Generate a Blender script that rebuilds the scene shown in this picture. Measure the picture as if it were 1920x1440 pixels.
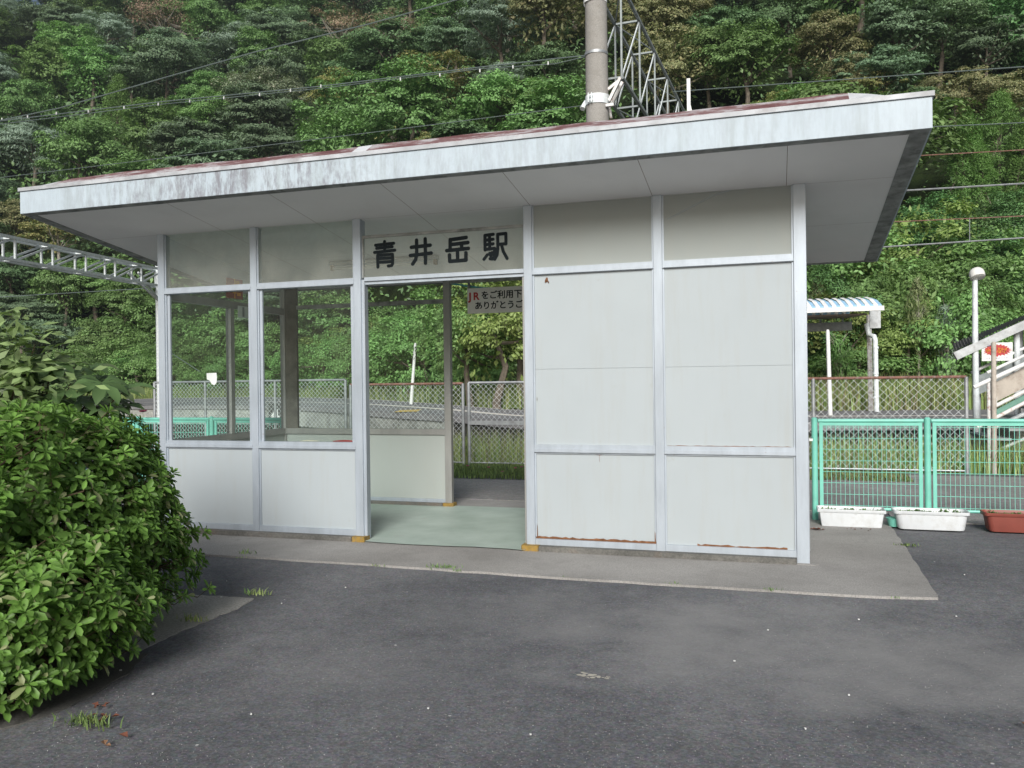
import bpy, math, random
import numpy as np
from mathutils import Vector, Matrix
PI = math.pi
rnd = random.Random(7)
for o in list(bpy.data.objects): bpy.data.objects.remove(o)
S = bpy.context.scene
COL = S.collection

# ------------------------------------------------------------------ camera
CAM = Vector((6.027, -7.065, 1.5)); YAW, PITCH, ROLL, FOC = 17.601, -0.119, -0.702, 1556.17
a, t, r = map(math.radians, (YAW, PITCH, ROLL))
FWD = Vector((-math.sin(a)*math.cos(t), math.cos(a)*math.cos(t), math.sin(t)))
R0 = Vector((math.cos(a), math.sin(a), 0)); U0 = R0.cross(FWD)
RIGHT = math.cos(r)*R0 + math.sin(r)*U0; UP = -math.sin(r)*R0 + math.cos(r)*U0
cd = bpy.data.cameras.new('camera'); cam = bpy.data.objects.new('camera', cd); COL.objects.link(cam)
M = Matrix((RIGHT, UP, -FWD)).transposed().to_4x4(); M.translation = CAM
cam.matrix_world = M
cd.sensor_width = 36; cd.lens = 36*FOC/1920; cd.clip_start = 0.05; cd.clip_end = 2000
S.camera = cam

def ray(px, py): return FWD + RIGHT*((px-960)/FOC) + UP*((720-py)/FOC)
def at_z(px, py, z=0.0): d = ray(px, py); return CAM + d*((z-CAM.z)/d.z)
def at_y(px, py, y): d = ray(px, py); return CAM + d*((y-CAM.y)/d.y)
def at_x(px, py, x): d = ray(px, py); return CAM + d*((x-CAM.x)/d.x)
def at_u(px, py, u): return CAM + ray(px, py)*u
def pix(p):
    d = Vector(p)-CAM; w = d.dot(FWD)
    return 960+FOC*d.dot(RIGHT)/w, 720-FOC*d.dot(UP)/w

# ------------------------------------------------------------------ world, sun, exposure
W = bpy.data.worlds.new('World'); S.world = W; W.use_nodes = True
wn = W.node_tree.nodes; wl = W.node_tree.links; wn.clear()
sky = wn.new('ShaderNodeTexSky'); sky.sky_type = 'NISHITA'; sky.sun_disc = False
SUN_EL, SUN_AZ = 29, 168      # azimuth clockwise from +Y: behind the camera, to its left
sky.sun_elevation = math.radians(SUN_EL); sky.sun_rotation = math.radians(SUN_AZ)
sky.air_density = 1.0; sky.dust_density = 4.0; sky.ozone_density = 1.0
hs = wn.new('ShaderNodeHueSaturation'); hs.inputs['Saturation'].default_value = 0.9
bgn = wn.new('ShaderNodeBackground'); bgn.inputs['Strength'].default_value = 0.062
wo = wn.new('ShaderNodeOutputWorld')
wl.new(sky.outputs[0], hs.inputs['Color']); wl.new(hs.outputs[0], bgn.inputs[0]); wl.new(bgn.outputs[0], wo.inputs[0])
sl = bpy.data.lights.new('sun', 'SUN'); sl.energy = 3.3; sl.angle = math.radians(24); sl.color = (1, .995, .985)
sun = bpy.data.objects.new('sun', sl); COL.objects.link(sun)
e, z_ = math.radians(SUN_EL), math.radians(SUN_AZ)
sd = Vector((math.sin(z_)*math.cos(e), math.cos(z_)*math.cos(e), math.sin(e)))
sun.rotation_euler = sd.to_track_quat('Z', 'Y').to_euler()
S.view_settings.view_transform = 'Standard'; S.view_settings.look = 'None'
S.view_settings.exposure = 0.32; S.view_settings.gamma = 1
S.render.engine = 'CYCLES'

# ------------------------------------------------------------------ helpers
def lin(c):
    f = lambda v: v/12.92 if v <= .04045 else ((v+.055)/1.055)**2.4
    return tuple(f(x/255) for x in c)+(1,)

class NT:
    def __init__(s, name):
        s.m = bpy.data.materials.new(name); s.m.use_nodes = True
        s.t = s.m.node_tree; s.n = s.t.nodes; s.l = s.t.links; s.n.clear()
        s.out = s.n.new('ShaderNodeOutputMaterial')
        s.b = s.n.new('ShaderNodeBsdfPrincipled'); s.l.new(s.b.outputs[0], s.out.inputs[0])
        s.co = s.n.new('ShaderNodeTexCoord').outputs['Object']
    def map(s, sc=(1, 1, 1), loc=(0, 0, 0), src=None):
        m = s.n.new('ShaderNodeMapping'); m.inputs['Scale'].default_value = sc; m.inputs['Location'].default_value = loc
        s.l.new(src or s.co, m.inputs[0]); return m.outputs[0]
    def noise(s, scale, detail=4, rough=.55, src=None, dist=0):
        n = s.n.new('ShaderNodeTexNoise'); n.inputs['Scale'].default_value = scale
        n.inputs['Detail'].default_value = detail; n.inputs['Roughness'].default_value = rough; n.inputs['Distortion'].default_value = dist
        s.l.new(src or s.co, n.inputs['Vector']); return n.outputs['Fac']
    def voro(s, scale, src=None, out='Distance', feature='F1'):
        n = s.n.new('ShaderNodeTexVoronoi'); n.feature = feature; n.inputs['Scale'].default_value = scale
        s.l.new(src or s.co, n.inputs['Vector']); return n.outputs[out]
    def ramp(s, src, stops):
        n = s.n.new('ShaderNodeValToRGB'); els = n.color_ramp.elements
        while len(els) < len(stops): els.new(.5)
        for e_, (p, c) in zip(els, stops):
            e_.position = p; e_.color = c if isinstance(c, tuple) else (c, c, c, 1)
        s.l.new(src, n.inputs[0]); return n.outputs[0]
    def mix(s, fac, A, B, mode='MIX'):
        n = s.n.new('ShaderNodeMix'); n.data_type = 'RGBA'; n.blend_type = mode
        for i, v in ((0, fac), (6, A), (7, B)):
            if isinstance(v, (tuple, float, int)): n.inputs[i].default_value = v
            else: s.l.new(v, n.inputs[i])
        return n.outputs[2]
    def math(s, op, A, B=0.0, clamp=False):
        n = s.n.new('ShaderNodeMath'); n.operation = op; n.use_clamp = clamp
        for i, v in ((0, A), (1, B)):
            if isinstance(v, (float, int)): n.inputs[i].default_value = v
            else: s.l.new(v, n.inputs[i])
        return n.outputs[0]
    def sep(s, src=None):
        n = s.n.new('ShaderNodeSeparateXYZ'); s.l.new(src or s.co, n.inputs[0]); return n.outputs
    def bump(s, h, strength=.3, dist=.01):
        n = s.n.new('ShaderNodeBump'); n.inputs['Strength'].default_value = strength; n.inputs['Distance'].default_value = dist
        s.l.new(h, n.inputs['Height']); s.l.new(n.outputs[0], s.b.inputs['Normal'])
    def col(s, c):
        if isinstance(c, tuple): s.b.inputs['Base Color'].default_value = c
        else: s.l.new(c, s.b.inputs['Base Color'])
        return s
    def set(s, rough=.6, metal=0, spec=None):
        s.b.inputs['Roughness'].default_value = rough; s.b.inputs['Metallic'].default_value = metal
        if spec is not None: s.b.inputs['Specular IOR Level'].default_value = spec
        return s

def mat(name, c, rough=.6, metal=0, var=.12, scale=6, dirt=None, dirtfac=.5, spec=.5):
    """plain surface with mottled colour and optional dirt blotches"""
    s = NT(name); c = c if len(c) == 4 else c+(1,)
    d = tuple(x*(1-var) for x in c[:3])+(1,); l_ = tuple(min(1, x*(1+var)) for x in c[:3])+(1,)
    out = s.ramp(s.noise(scale), [(.3, d), (.7, l_)])
    if dirt:
        f = s.ramp(s.noise(scale*1.7, 6, .65), [(.5, 0.0), (.72, dirtfac)])
        out = s.mix(f, out, dirt+(1,))
    s.col(out).set(rough, metal, spec)
    s.bump(s.noise(scale*12), .08, .004)
    return s.m

class MB:
    def __init__(s): s.v = []; s.f = []; s.mi = []; s.cur = 0
    def add(s, vs, fs):
        b = len(s.v); s.v += [tuple(v) for v in vs]; s.f += [tuple(i+b for i in f) for f in fs]; s.mi += [s.cur]*len(fs)
    def box(s, x0, x1, y0, y1, z0, z1, bev=0.0):
        if bev > 0:
            xs = (x0, x0+bev, x1-bev, x1); ys = (y0, y0+bev, y1-bev, y1)
            pr = [(x0+bev, y0), (x1-bev, y0), (x1, y0+bev), (x1, y1-bev), (x1-bev, y1), (x0+bev, y1), (x0, y1-bev), (x0, y0+bev)]
            n = 8
        else:
            pr = [(x0, y0), (x1, y0), (x1, y1), (x0, y1)]; n = 4
        vs = [(x, y, z0) for x, y in pr]+[(x, y, z1) for x, y in pr]
        fs = [tuple(range(n-1, -1, -1)), tuple(range(n, 2*n))]+[(i, (i+1) % n, n+(i+1) % n, n+i) for i in range(n)]
        s.add(vs, fs); return s
    def bar(s, p, q, w, h=None, up=(0, 0, 1)):
        h = h or w; p = Vector(p); q = Vector(q); d = (q-p).normalized(); u = Vector(up)
        if abs(d.dot(u)) > .98: u = Vector((0, 1, 0))
        sx = d.cross(u).normalized()*w/2; sy = sx.normalized().cross(d)*h/2
        vs = [c+i*sx+j*sy for c in (p, q) for i, j in ((-1, -1), (1, -1), (1, 1), (-1, 1))]
        s.add(vs, [(3, 2, 1, 0), (4, 5, 6, 7), (0, 1, 5, 4), (1, 2, 6, 5), (2, 3, 7, 6), (3, 0, 4, 7)]); return s
    def tube(s, pts, rads, n=8, caps=True):
        pts = [Vector(p) for p in pts]
        if isinstance(rads, (int, float)): rads = [rads]*len(pts)
        vs = []; prev = None
        for i, p in enumerate(pts):
            d = (pts[min(i+1, len(pts)-1)]-pts[max(i-1, 0)]).normalized()
            if prev is None:
                u = Vector((0, 0, 1)) if abs(d.z) < .9 else Vector((1, 0, 0)); x = d.cross(u).normalized()
            else: x = (prev-d*prev.dot(d)).normalized()
            prev = x; y = d.cross(x)
            for k in range(n):
                an = 2*PI*k/n; vs.append(p+(x*math.cos(an)+y*math.sin(an))*rads[i])
        fs = []
        for i in range(len(pts)-1):
            for k in range(n):
                k2 = (k+1) % n; fs.append((i*n+k, i*n+k2, (i+1)*n+k2, (i+1)*n+k))
        if caps: fs += [tuple(range(n-1, -1, -1)), tuple((len(pts)-1)*n+k for k in range(n))]
        s.add(vs, fs); return s
    def quad(s, a_, b, c, d): s.add([a_, b, c, d], [(0, 1, 2, 3)]); return s
    def build(s, name, m, parent=None, smooth=False):
        me = bpy.data.meshes.new(name); me.from_pydata(s.v, [], s.f)
        ms = m if isinstance(m, list) else [m]
        for x in ms: me.materials.append(x)
        if len(ms) > 1: me.polygons.foreach_set('material_index', s.mi)
        if smooth:
            me.polygons.foreach_set('use_smooth', [True]*len(me.polygons)); me.set_sharp_from_angle(angle=math.radians(40))
        me.update()
        o = bpy.data.objects.new(name, me); COL.objects.link(o)
        if parent is not None: attach(o, parent)
        return o

def wloc(o):
    v = Vector(o.location)
    if o.parent: v = v+wloc(o.parent)
    return v
def attach(o, parent):
    """parts are modelled in world coordinates; store them relative to the parent's origin"""
    off = wloc(parent)
    if o.data and off.length > 0: o.data.transform(Matrix.Translation(-off))
    o.parent = parent
def empty(name, loc):
    o = bpy.data.objects.new(name, None); COL.objects.link(o); o.location = loc; o.empty_display_size = .3; return o
def tag(o, label, cat, group=None):
    o['label'] = label; o['category'] = cat
    if group: o['group'] = group
    return o
def struct(o, kind='structure', label=None, cat=None):
    o['kind'] = kind
    if label: o['label'] = label
    if cat: o['category'] = cat
    return o
def part(mb, name, m, parent, smooth=False): return mb.build(name, m, parent, smooth)

# ------------------------------------------------------------------ materials
def m_asphalt(name, base=(.108, .111, .120), light=(.180, .182, .188), chips=True):
    s = NT(name)
    big = s.ramp(s.noise(.45, 5, .6), [(.42, base+(1,)), (.70, light+(1,))])
    fine = s.ramp(s.noise(70, 3, .7), [(.3, .66), (.5, 1.0), (.72, 1.5)])
    c = s.mix(1.0, big, fine, 'MULTIPLY')
    mid = s.ramp(s.noise(9, 5, .7), [(.3, .82), (.7, 1.15)])
    c = s.mix(1.0, c, mid, 'MULTIPLY')
    # aggregate stones in slightly different greys and browns
    vd = s.voro(55); vc = s.voro(55, out='Color')
    hue = s.mix(.8, (.5, .5, .5, 1), vc)
    c = s.mix(.35, c, s.mix(1.0, c, s.mix(.5, (1, 1, 1, 1), hue), 'MULTIPLY'))
    sel = s.ramp(s.sep(vc)[0], [(.80, 0.0), (.82, 1.0)])
    st = s.math('MULTIPLY', s.ramp(vd, [(.18, 1.0), (.30, 0.0)]), sel)
    c = s.mix(s.math('MULTIPLY', st, .5), c, (.24, .23, .21, 1))
    c = s.mix(s.ramp(s.noise(.8, 4, .5, s.map((1, 1, 1), (9, 4, 0))), [(.55, 0.0), (.75, .35)]), c, (.065, .068, .074, 1))
    # dusty worn patches
    for (wx, wy, wr, wa) in ((6.1, -2.3, 1.5, .75), (7.2, -2.4, 1.4, .65), (6.0, -1.4, 1.0, .4), (4.8, -1.9, 1.2, .4), (3.9, -3.2, 1.1, .3)):
        pos_ = s.map((1/wr, 1.5/wr, 0), (-wx/wr, -wy*1.5/wr, 0)); ln = s.n.new('ShaderNodeVectorMath'); ln.operation = 'LENGTH'; s.l.new(pos_, ln.inputs[0])
        fz = s.math('ADD', ln.outputs['Value'], s.math('MULTIPLY', s.noise(1.9, 6, .65), 2.2))
        c = s.mix(s.ramp(s.math('MULTIPLY', fz, .4), [(.44, wa), (.86, 0.0)]), c, (.235, .235, .232, 1))
    if chips:
        vd2 = s.voro(7); vc2 = s.voro(7, out='Color')
        sel2 = s.ramp(s.sep(vc2)[1], [(.88, 0.0), (.89, 1.0)])
        st2 = s.math('MULTIPLY', s.ramp(vd2, [(.035, 1.0), (.06, 0.0)]), sel2)
        c = s.mix(s.math('MULTIPLY', st2, .8), c, (.6, .6, .58, 1))
    s.col(c).set(.9, 0, .3)
    s.bump(s.mix(.5, s.noise(55, 3, .7), s.voro(55)), .55, .006)
    return s.m
def m_concrete(name, c1, c2, fine=45, stain=(.05, .05, .045)):
    s = NT(name)
    c = s.ramp(s.noise(1.3, 6, .65), [(.35, c1+(1,)), (.68, c2+(1,))])
    c = s.mix(1.0, c, s.ramp(s.noise(fine*2, 3, .75), [(.3, .68), (.7, 1.3)]), 'MULTIPLY')
    c = s.mix(s.ramp(s.noise(2.6, 6, .7), [(.55, 0.0), (.8, .55)]), c, stain+(1,))
    s.col(c).set(.9, 0, .3); s.bump(s.noise(fine, 4, .7), .35, .004)
    return s.m

A_ASPH = m_asphalt('asphalt')
A_ASPH2 = m_asphalt('old_asphalt', (.27, .264, .255), (.36, .352, .34), False)
A_APRON = m_concrete('apron_concrete', (.235, .228, .216), (.34, .33, .315), 50, (.085, .082, .078))
def m_floor():
    s = NT('green_floor_paint')
    c = s.ramp(s.noise(1.6, 6, .65), [(.33, (.32, .40, .35, 1)), (.66, (.46, .54, .49, 1))])
    c = s.mix(s.ramp(s.noise(5, 7, .75), [(.60, 0.0), (.72, .6)]), c, (.34, .34, .32, 1))
    s.col(c).set(.5, 0, .45); s.bump(s.noise(30, 3), .08, .003); return s.m
A_FLOOR = m_floor()
def m_frame(name='aluminium_frame', c=(.40, .45, .50)):
    s = NT(name)
    z = s.sep()[2]
    col = s.ramp(s.noise(1.0, 6, .7, s.map((6, 6, 1.2))), [(.35, tuple(x*.86 for x in c)+(1,)), (.7, tuple(x*1.1 for x in c)+(1,))])
    spots = s.ramp(s.noise(28, 4, .6), [(.68, 0.0), (.74, .6)])
    col = s.mix(spots, col, (.23, .16, .11, 1))
    s.col(col).set(.45, .25, .5); s.bump(s.noise(90, 2), .04, .002); return s.m
A_FRAME = m_frame()
A_FRAMEIN = m_frame('weathered_inner_frame', (.30, .30, .285))
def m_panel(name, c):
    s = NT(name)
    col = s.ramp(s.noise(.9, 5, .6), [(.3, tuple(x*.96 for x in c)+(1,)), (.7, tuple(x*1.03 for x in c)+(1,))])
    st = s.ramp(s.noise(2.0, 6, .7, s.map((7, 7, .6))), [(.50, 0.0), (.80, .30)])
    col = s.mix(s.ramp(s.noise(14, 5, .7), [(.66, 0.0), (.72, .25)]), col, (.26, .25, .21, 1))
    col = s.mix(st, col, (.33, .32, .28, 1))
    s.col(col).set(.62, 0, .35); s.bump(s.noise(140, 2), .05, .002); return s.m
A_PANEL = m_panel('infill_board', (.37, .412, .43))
A_PANELTOP = m_panel('eave_shaded_infill_board', (.29, .315, .30))  # darker board colour stands in for the shade under the eave
A_PANELIN = m_panel('inner_board', (.36, .39, .37))
def m_fascia():
    s = NT('fascia_paint')
    x, y, z = s.sep()[0:3]
    base = s.ramp(s.noise(1.2, 5, .6, s.map((1, 1, 1))), [(.3, (.38, .45, .50, 1)), (.7, (.45, .52, .57, 1))])
    streak = s.noise(1.0, 9, .78, s.map((15, 15, 4.5)))
    # chalky purple-grey patch where the paint has failed, along one stretch of the board
    g = s.ramp(s.math('MULTIPLY', s.math('ADD', x, 1.0), .125), [(.06, .15), (.20, .8), (.30, 1.0), (.44, .85), (.50, .35), (.75, .22), (1.0, .15)])
    f = s.math('MULTIPLY', s.ramp(streak, [(.44, 0.0), (.60, 1.0)]), g)
    f = s.math('MULTIPLY', f, .85)
    c = s.mix(f, base, (.165, .160, .180, 1))
    f2 = s.ramp(s.noise(1.0, 7, .7, s.map((14, 14, 1.0), (5, 2, 0))), [(.48, 0.0), (.72, .45)])
    c = s.mix(f2, c, (.24, .275, .27, 1))
    s.col(c).set(.55, 0, .4); return s.m
A_FASCIA = m_fascia()
def m_cap():
    s = NT('worn_red_flashing')
    n = s.noise(1.0, 8, .75, s.map((3, 9, 9)))
    c = s.ramp(n, [(.40, (.13, .06, .06, 1)), (.50, (.20, .12, .12, 1)), (.56, (.36, .33, .34, 1)), (.68, (.43, .43, .44, 1))])
    s.col(c).set(.7, .1, .3); return s.m
A_CAP = m_cap()
A_CAPEDGE = mat('flashing_edge', (.40, .42, .44), .6, .1, .2, 4, (.20, .18, .18), .6)
A_CAPWHITE = mat('flashing_corner_sheet', (.60, .62, .64), .5, .1, .1, 4, (.3, .28, .28), .3)
A_SOFFIT = mat('soffit_board', (.80, .79, .78), .75, 0, .03, 1.5, (.62, .60, .57), .18)
A_TRIM = mat('dark_weathered_timber', (.25, .26, .25), .85, 0, .35, 7, (.05, .055, .05), .7)
A_RUST = mat('rust', (.16, .07, .03), .9, 0, .4, 30)
A_BLACK = mat('black_lettering', (.012, .016, .018), .8, 0, .1, 6, spec=.08)
A_BASE = m_concrete('plinth_concrete', (.085, .085, .078), (.19, .185, .17), 30, (.13, .07, .03))
A_YEL = mat('worn_yellow_paint', (.27, .17, .035), .85, 0, .25, 22, (.16, .145, .12), .95)
A_GALV = mat('galvanised_steel', (.36, .38, .39), .5, .5, .2, 8, (.13, .10, .08), .4)
A_GALVL = mat('pale_galvanised_steel', (.66, .71, .72), .5, .05, .15, 8, (.22, .19, .16), .3)
A_GALVD = mat('weathered_dark_steel', (.25, .28, .28), .6, .3, .2, 8)
A_RUSTY = mat('rusty_pipe', (.20, .10, .075), .85, .1, .3, 12, (.32, .30, .28), .7)
A_WHITE = mat('white_paint', (.72, .73, .72), .55, 0, .06, 5, (.35, .30, .24), .35)
A_WHITEW = mat('chipped_white_paint', (.66, .66, .64), .6, 0, .1, 9, (.28, .11, .07), .9)
A_TEAL = mat('turquoise_fence_paint', (.17, .52, .42), .45, 0, .10, 6, (.25, .48, .40), .4)
A_TEALD = mat('faded_green_paint', (.11, .24, .19), .6, 0, .2, 6)
A_CPOLE = m_concrete('spun_concrete_pole', (.22, .21, .19), (.34, .33, .31), 40, (.13, .125, .115))
A_PLAT = m_concrete('platform_slab', (.16, .16, .165), (.24, .24, .24), 12, (.12, .12, .12))
A_PLATD = m_concrete('shaded_platform_wall', (.018, .020, .016), (.05, .05, .04), 8, (.01, .012, .01))  # near-black colour paints the shade on the right stretch of platform wall
A_PLATF = m_concrete('platform_wall', (.17, .175, .16), (.42, .43, .40), 6, (.05, .055, .045))
A_LINE = mat('platform_line_paint', (.72, .69, .62), .7, 0, .15, 3, (.3, .28, .25), .6)
A_SOIL = m_concrete('dark_soil', (.03, .035, .018), (.07, .075, .035), 10, (.02, .02, .012))
A_WIRE = mat('overhead_wire', (.17, .21, .20), .5, .5)
A_WIREL = mat('bright_wire_clip', (.55, .56, .55), .5)
A_BLUE = mat('pale_blue_sheet', (.30, .50, .68), .4, 0, .1, 3)
A_LAMP = mat('lamp_glass', (.70, .69, .66), .35)
A_BEIGE = mat('beige_side_panel', (.40, .36, .31), .7, 0, .12, 4, (.15, .10, .07), .6)
A_RED = mat('red_paint', (.42, .03, .03), .6)
A_ORANGE = mat('orange_paint', (.75, .33, .03), .6)
A_PURPLE = mat('violet_paint', (.22, .12, .40), .6)
A_PAPER = mat('paper', (.62, .66, .64), .8)
A_BARK = mat('bark', (.13, .11, .085), .9, 0, .4, 3)
A_BARKL = mat('pale_bark', (.26, .24, .20), .9, 0, .3, 3)
A_TWIG = mat('twig', (.09, .06, .035), .9, 0, .3, 20)

def m_glass(name, haze, tint=(.90, .96, .94, 1)):
    s = NT(name); n, l = s.n, s.l; n.remove(s.b)
    tr = n.new('ShaderNodeBsdfTransparent'); tr.inputs[0].default_value = tint
    gl = n.new('ShaderNodeBsdfGlossy'); gl.inputs['Roughness'].default_value = .03; gl.inputs['Color'].default_value = (.9, .95, .95, 1)
    df = n.new('ShaderNodeBsdfDiffuse'); df.inputs[0].default_value = (.42, .43, .38, 1)
    fr = n.new('ShaderNodeFresnel'); fr.inputs['IOR'].default_value = 1.45
    m1 = n.new('ShaderNodeMixShader'); l.new(fr.outputs[0], m1.inputs[0]); l.new(tr.outputs[0], m1.inputs[1]); l.new(gl.outputs[0], m1.inputs[2])
    m2 = n.new('ShaderNodeMixShader'); f = s.ramp(s.noise(2.2, 6, .7), [(.3, haze*.5), (.75, haze*1.7)])
    l.new(f, m2.inputs[0]); l.new(m1.outputs[0], m2.inputs[1]); l.new(df.outputs[0], m2.inputs[2])
    l.new(m2.outputs[0], s.out.inputs[0]); return s.m
A_GLASS = m_glass('window_glass', .018)
A_GLASSD = m_glass('dusty_glass', .23)
A_GLASSS = m_glass('sign_glass', .22)

def m_leaf(name, c, var=.35, rough=.55, trans=.25, hue=.03, spec=.35, c2=None, f2=.0, sat=.82):
    """leaves: colour varies from leaf to leaf (mesh islands) and from plant to plant"""
    s = NT(name); n, l = s.n, s.l
    g = n.new('ShaderNodeNewGeometry'); oi = n.new('ShaderNodeObjectInfo')
    isl = g.outputs['Random Per Island']
    base = s.ramp(isl, [(0.0, tuple(x*(1-var) for x in c)+(1,)), (1.0, tuple(min(1, x*(1+var)) for x in c)+(1,))])
    if c2: base = s.mix(s.ramp(isl, [(1-f2, 0.0), (1-f2+.02, 1.0)]), base, c2+(1,))
    h = n.new('ShaderNodeHueSaturation'); l.new(base, h.inputs['Color']); h.inputs['Saturation'].default_value = sat
    l.new(s.math('ADD', .5-hue/2, s.math('MULTIPLY', oi.outputs['Random'], hue)), h.inputs['Hue'])
    l.new(s.math('ADD', .82, s.math('MULTIPLY', oi.outputs['Random'], .36)), h.inputs['Value'])
    col = h.outputs[0]
    s.col(col).set(rough, 0, spec)
    tl = n.new('ShaderNodeBsdfTranslucent'); l.new(s.mix(1.0, col, (1.0, 1.15, .55, 1), 'MULTIPLY'), tl.inputs[0])
    mx = n.new('ShaderNodeMixShader'); mx.inputs[0].default_value = trans
    l.new(s.b.outputs[0], mx.inputs[1]); l.new(tl.outputs[0], mx.inputs[2]); l.new(mx.outputs[0], s.out.inputs[0])
    return s.m
# ------------------------------------------------------------------ ground, paving
FRONT_Y, BACK_Y = 0.0, 2.24
PX = [0.0, 1.11, 2.255, 3.945, 5.09, 6.227]          # post lines of the front
SL = -0.144
def zsof(y): return 3.069+SL*y

def sheet(name, poly, z, m, kind='structure', thick=.02):
    n = len(poly)
    me = bpy.data.meshes.new(name)
    if thick:
        vs = [(x, y, z) for x, y in poly]+[(x, y, z-thick) for x, y in poly]
        fs = [tuple(range(n))]+[(i, n+i, n+(i+1) % n, (i+1) % n) for i in range(n)]
    else: vs = [(x, y, z) for x, y in poly]; fs = [tuple(range(n))]
    me.from_pydata(vs, [], fs); me.materials.append(m)
    o = bpy.data.objects.new(name, me); COL.objects.link(o); o['kind'] = kind; return o

def rough_poly(P, seed):
    rr = random.Random(seed); out = []; n = len(P)
    for i in range(n):
        a_, b_ = P[i], P[(i+1) % n]; k = max(1, min(40, int((b_-a_).length/.05)))
        for j in range(k): c = a_.lerp(b_, j/k); out.append((c.x+rr.uniform(-1, 1)*.012, c.y+rr.uniform(-1, 1)*.012))
    return out
A_GROUND = m_asphalt('ground_asphalt')
sheet('ground', [(-150, -90), (160, -90), (160, 7.25), (-150, 7.25)], -.006, A_GROUND, thick=0)
# unseen pale concrete sheet added behind the camera to bounce light onto the soffit
sheet('bounce_ground', [(-40, -85), (60, -85), (60, -9.5), (-40, -8.5)], .002, m_concrete('bounce_ground_concrete', (.52, .51, .49), (.66, .65, .63), 20, (.45, .44, .42)))
# worn concrete apron round the building, its edge slightly ragged
ap = [(-1.1, 2.9), (-1.1, -.93)]
x = -1.0
while x < 6.9:
    ap.append((x, -.91+rnd.uniform(-.012, .012)+.03*math.sin(x*.9))); x += .22
ap += [(7.06, -.86)]+[(7.065+.07*(k/24)+rnd.uniform(-.01, .01), -.80+3.6*k/24) for k in range(25)]
sheet('apron', ap, .012, A_APRON, thick=.03)
# lighter old asphalt path on the platform side
sheet('path', [(-12, 2.2), (-1.05, 2.2), (-1.05, 2.95), (7.2, 2.95), (7.2, 2.35), (16, 2.9), (16, 5.9), (9.2, 6.9), (4.4, 6.9), (4.4, 5.06), (-12, 4.9)], .006, A_ASPH2)
# old tyre-patch: bare planting-bed edge by the bush
pts = [at_z(*q) for q in ((322, 1112), (480, 1121), (455, 1136), (395, 1160), (330, 1187), (250, 1225), (205, 1160))]
sheet('bed_edge', rough_poly(pts, 1), -.001, m_concrete('bed_edge_concrete', (.26, .25, .23), (.36, .35, .32), 30, (.17, .16, .14)))
pts = [at_z(*q) for q in ((245, 1222), (275, 1226), (240, 1262), (180, 1300), (130, 1325), (60, 1350), (0, 1368), (-700, 1400), (-900, 1150), (205, 1150))]
sheet('planting_bed', rough_poly(pts, 2), .002, m_concrete('planting_soil', (.085, .083, .078), (.13, .125, .115), 45, (.06, .058, .05)))

# ------------------------------------------------------------------ the waiting building
B = empty('station_waiting_building', (0, 0, 0))
tag(B, 'small flat-roofed station waiting building with white panels, glazed bays and open doorway', 'station building')

# floor slab and plinths
mb = MB(); vs = [(0.03, 2.22), (0.03, .03), (2.26, .03)]
fx = [2.3+i*.16 for i in range(11)]
vs += [(x, -.055-.02*math.sin(x*5)-rnd.uniform(0, .02)) for x in fx if x < 3.95]+[(3.95, .03), (6.2, .03), (6.2, 2.22), (3.9, 2.26), (2.3, 2.26)]
mb.add([(x, y, .022) for x, y in vs], [tuple(range(len(vs)))]); part(mb, 'floor', A_FLOOR, B)
def plinth(x0, x1, y0, y1, bev=.006):
    m_ = MB(); L = max(x1-x0, y1-y0)
    m_.box(x0, x1, y0, y1, 0, .058, bev); return part(m_, 'plinth', A_BASE, B)
plinth(-.05, 2.19, -.06, .07); plinth(4.03, 6.175, -.06, .07)
plinth(.02, 2.20, 2.17, 2.30); plinth(-.05, .07, .072, 2.168); plinth(6.17, 6.28, .11, 2.24)
m_ = MB(); m_.box(2.193, 2.325, -.064, .074, 0, .060, .012); part(m_, 'yellow_plinth_end', A_YEL, B)
m_ = MB(); m_.box(3.87, 4.027, -.064, .074, 0, .060, .012); part(m_, 'yellow_plinth_end', A_YEL, B)
m_ = MB(); m_.box(2.203, 2.34, 2.165, 2.304, 0, .060, .012); part(m_, 'yellow_plinth_end', A_YEL, B)
m_ = MB(); m_.box(3.80, 3.98, 2.165, 2.304, 0, .060, .012); part(m_, 'yellow_plinth_end', A_YEL, B)

def post(x, y, wx, wy, z0, z1, m=None):
    m_ = MB(); m_.box(x-wx/2, x+wx/2, y, y+wy, z0, z1, .003)
    return part(m_, 'post', m or A_FRAME, B)
def topz(y0, y1): return zsof(max(y0, y1))-.002
PW = [.078, .07, .078, .078, .076, .098]
for i, x in enumerate(PX):
    post(x, 0, PW[i], .10, 0.0 if i == 5 else .058, zsof(.10)+.012)
m_ = MB(); m_.box(6.13, 6.34, -.05, .16, 0, .016, .03); part(m_, 'post_footing', A_APRON, B)
def rail(x0, x1, y, dy, z0, z1, m=None, lip=True):
    m_ = MB(); m_.box(x0, x1, y, y+dy, z0, z1, .002)
    if lip: m_.box(x0, x1, y-.008, y-.0005, z0+.004, z0+.5*(z1-z0), .002)
    return part(m_, 'rail', m or A_FRAME, B)
def panel(x0, x1, y, z0, z1, m=None, seam=None, name='wall_panel'):
    if seam:
        m_ = MB(); m_.box(x0, x1, y, y+.012, z0, seam-.0015); m_.box(x0, x1, y, y+.012, seam+.0015, z1); m_.box(x0, x1, y+.004, y+.010, seam-.0015, seam+.0015)
    else: m_ = MB(); m_.box(x0, x1, y, y+.012, z0, z1)
    return part(m_, name, m or A_PANEL, B)
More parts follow.
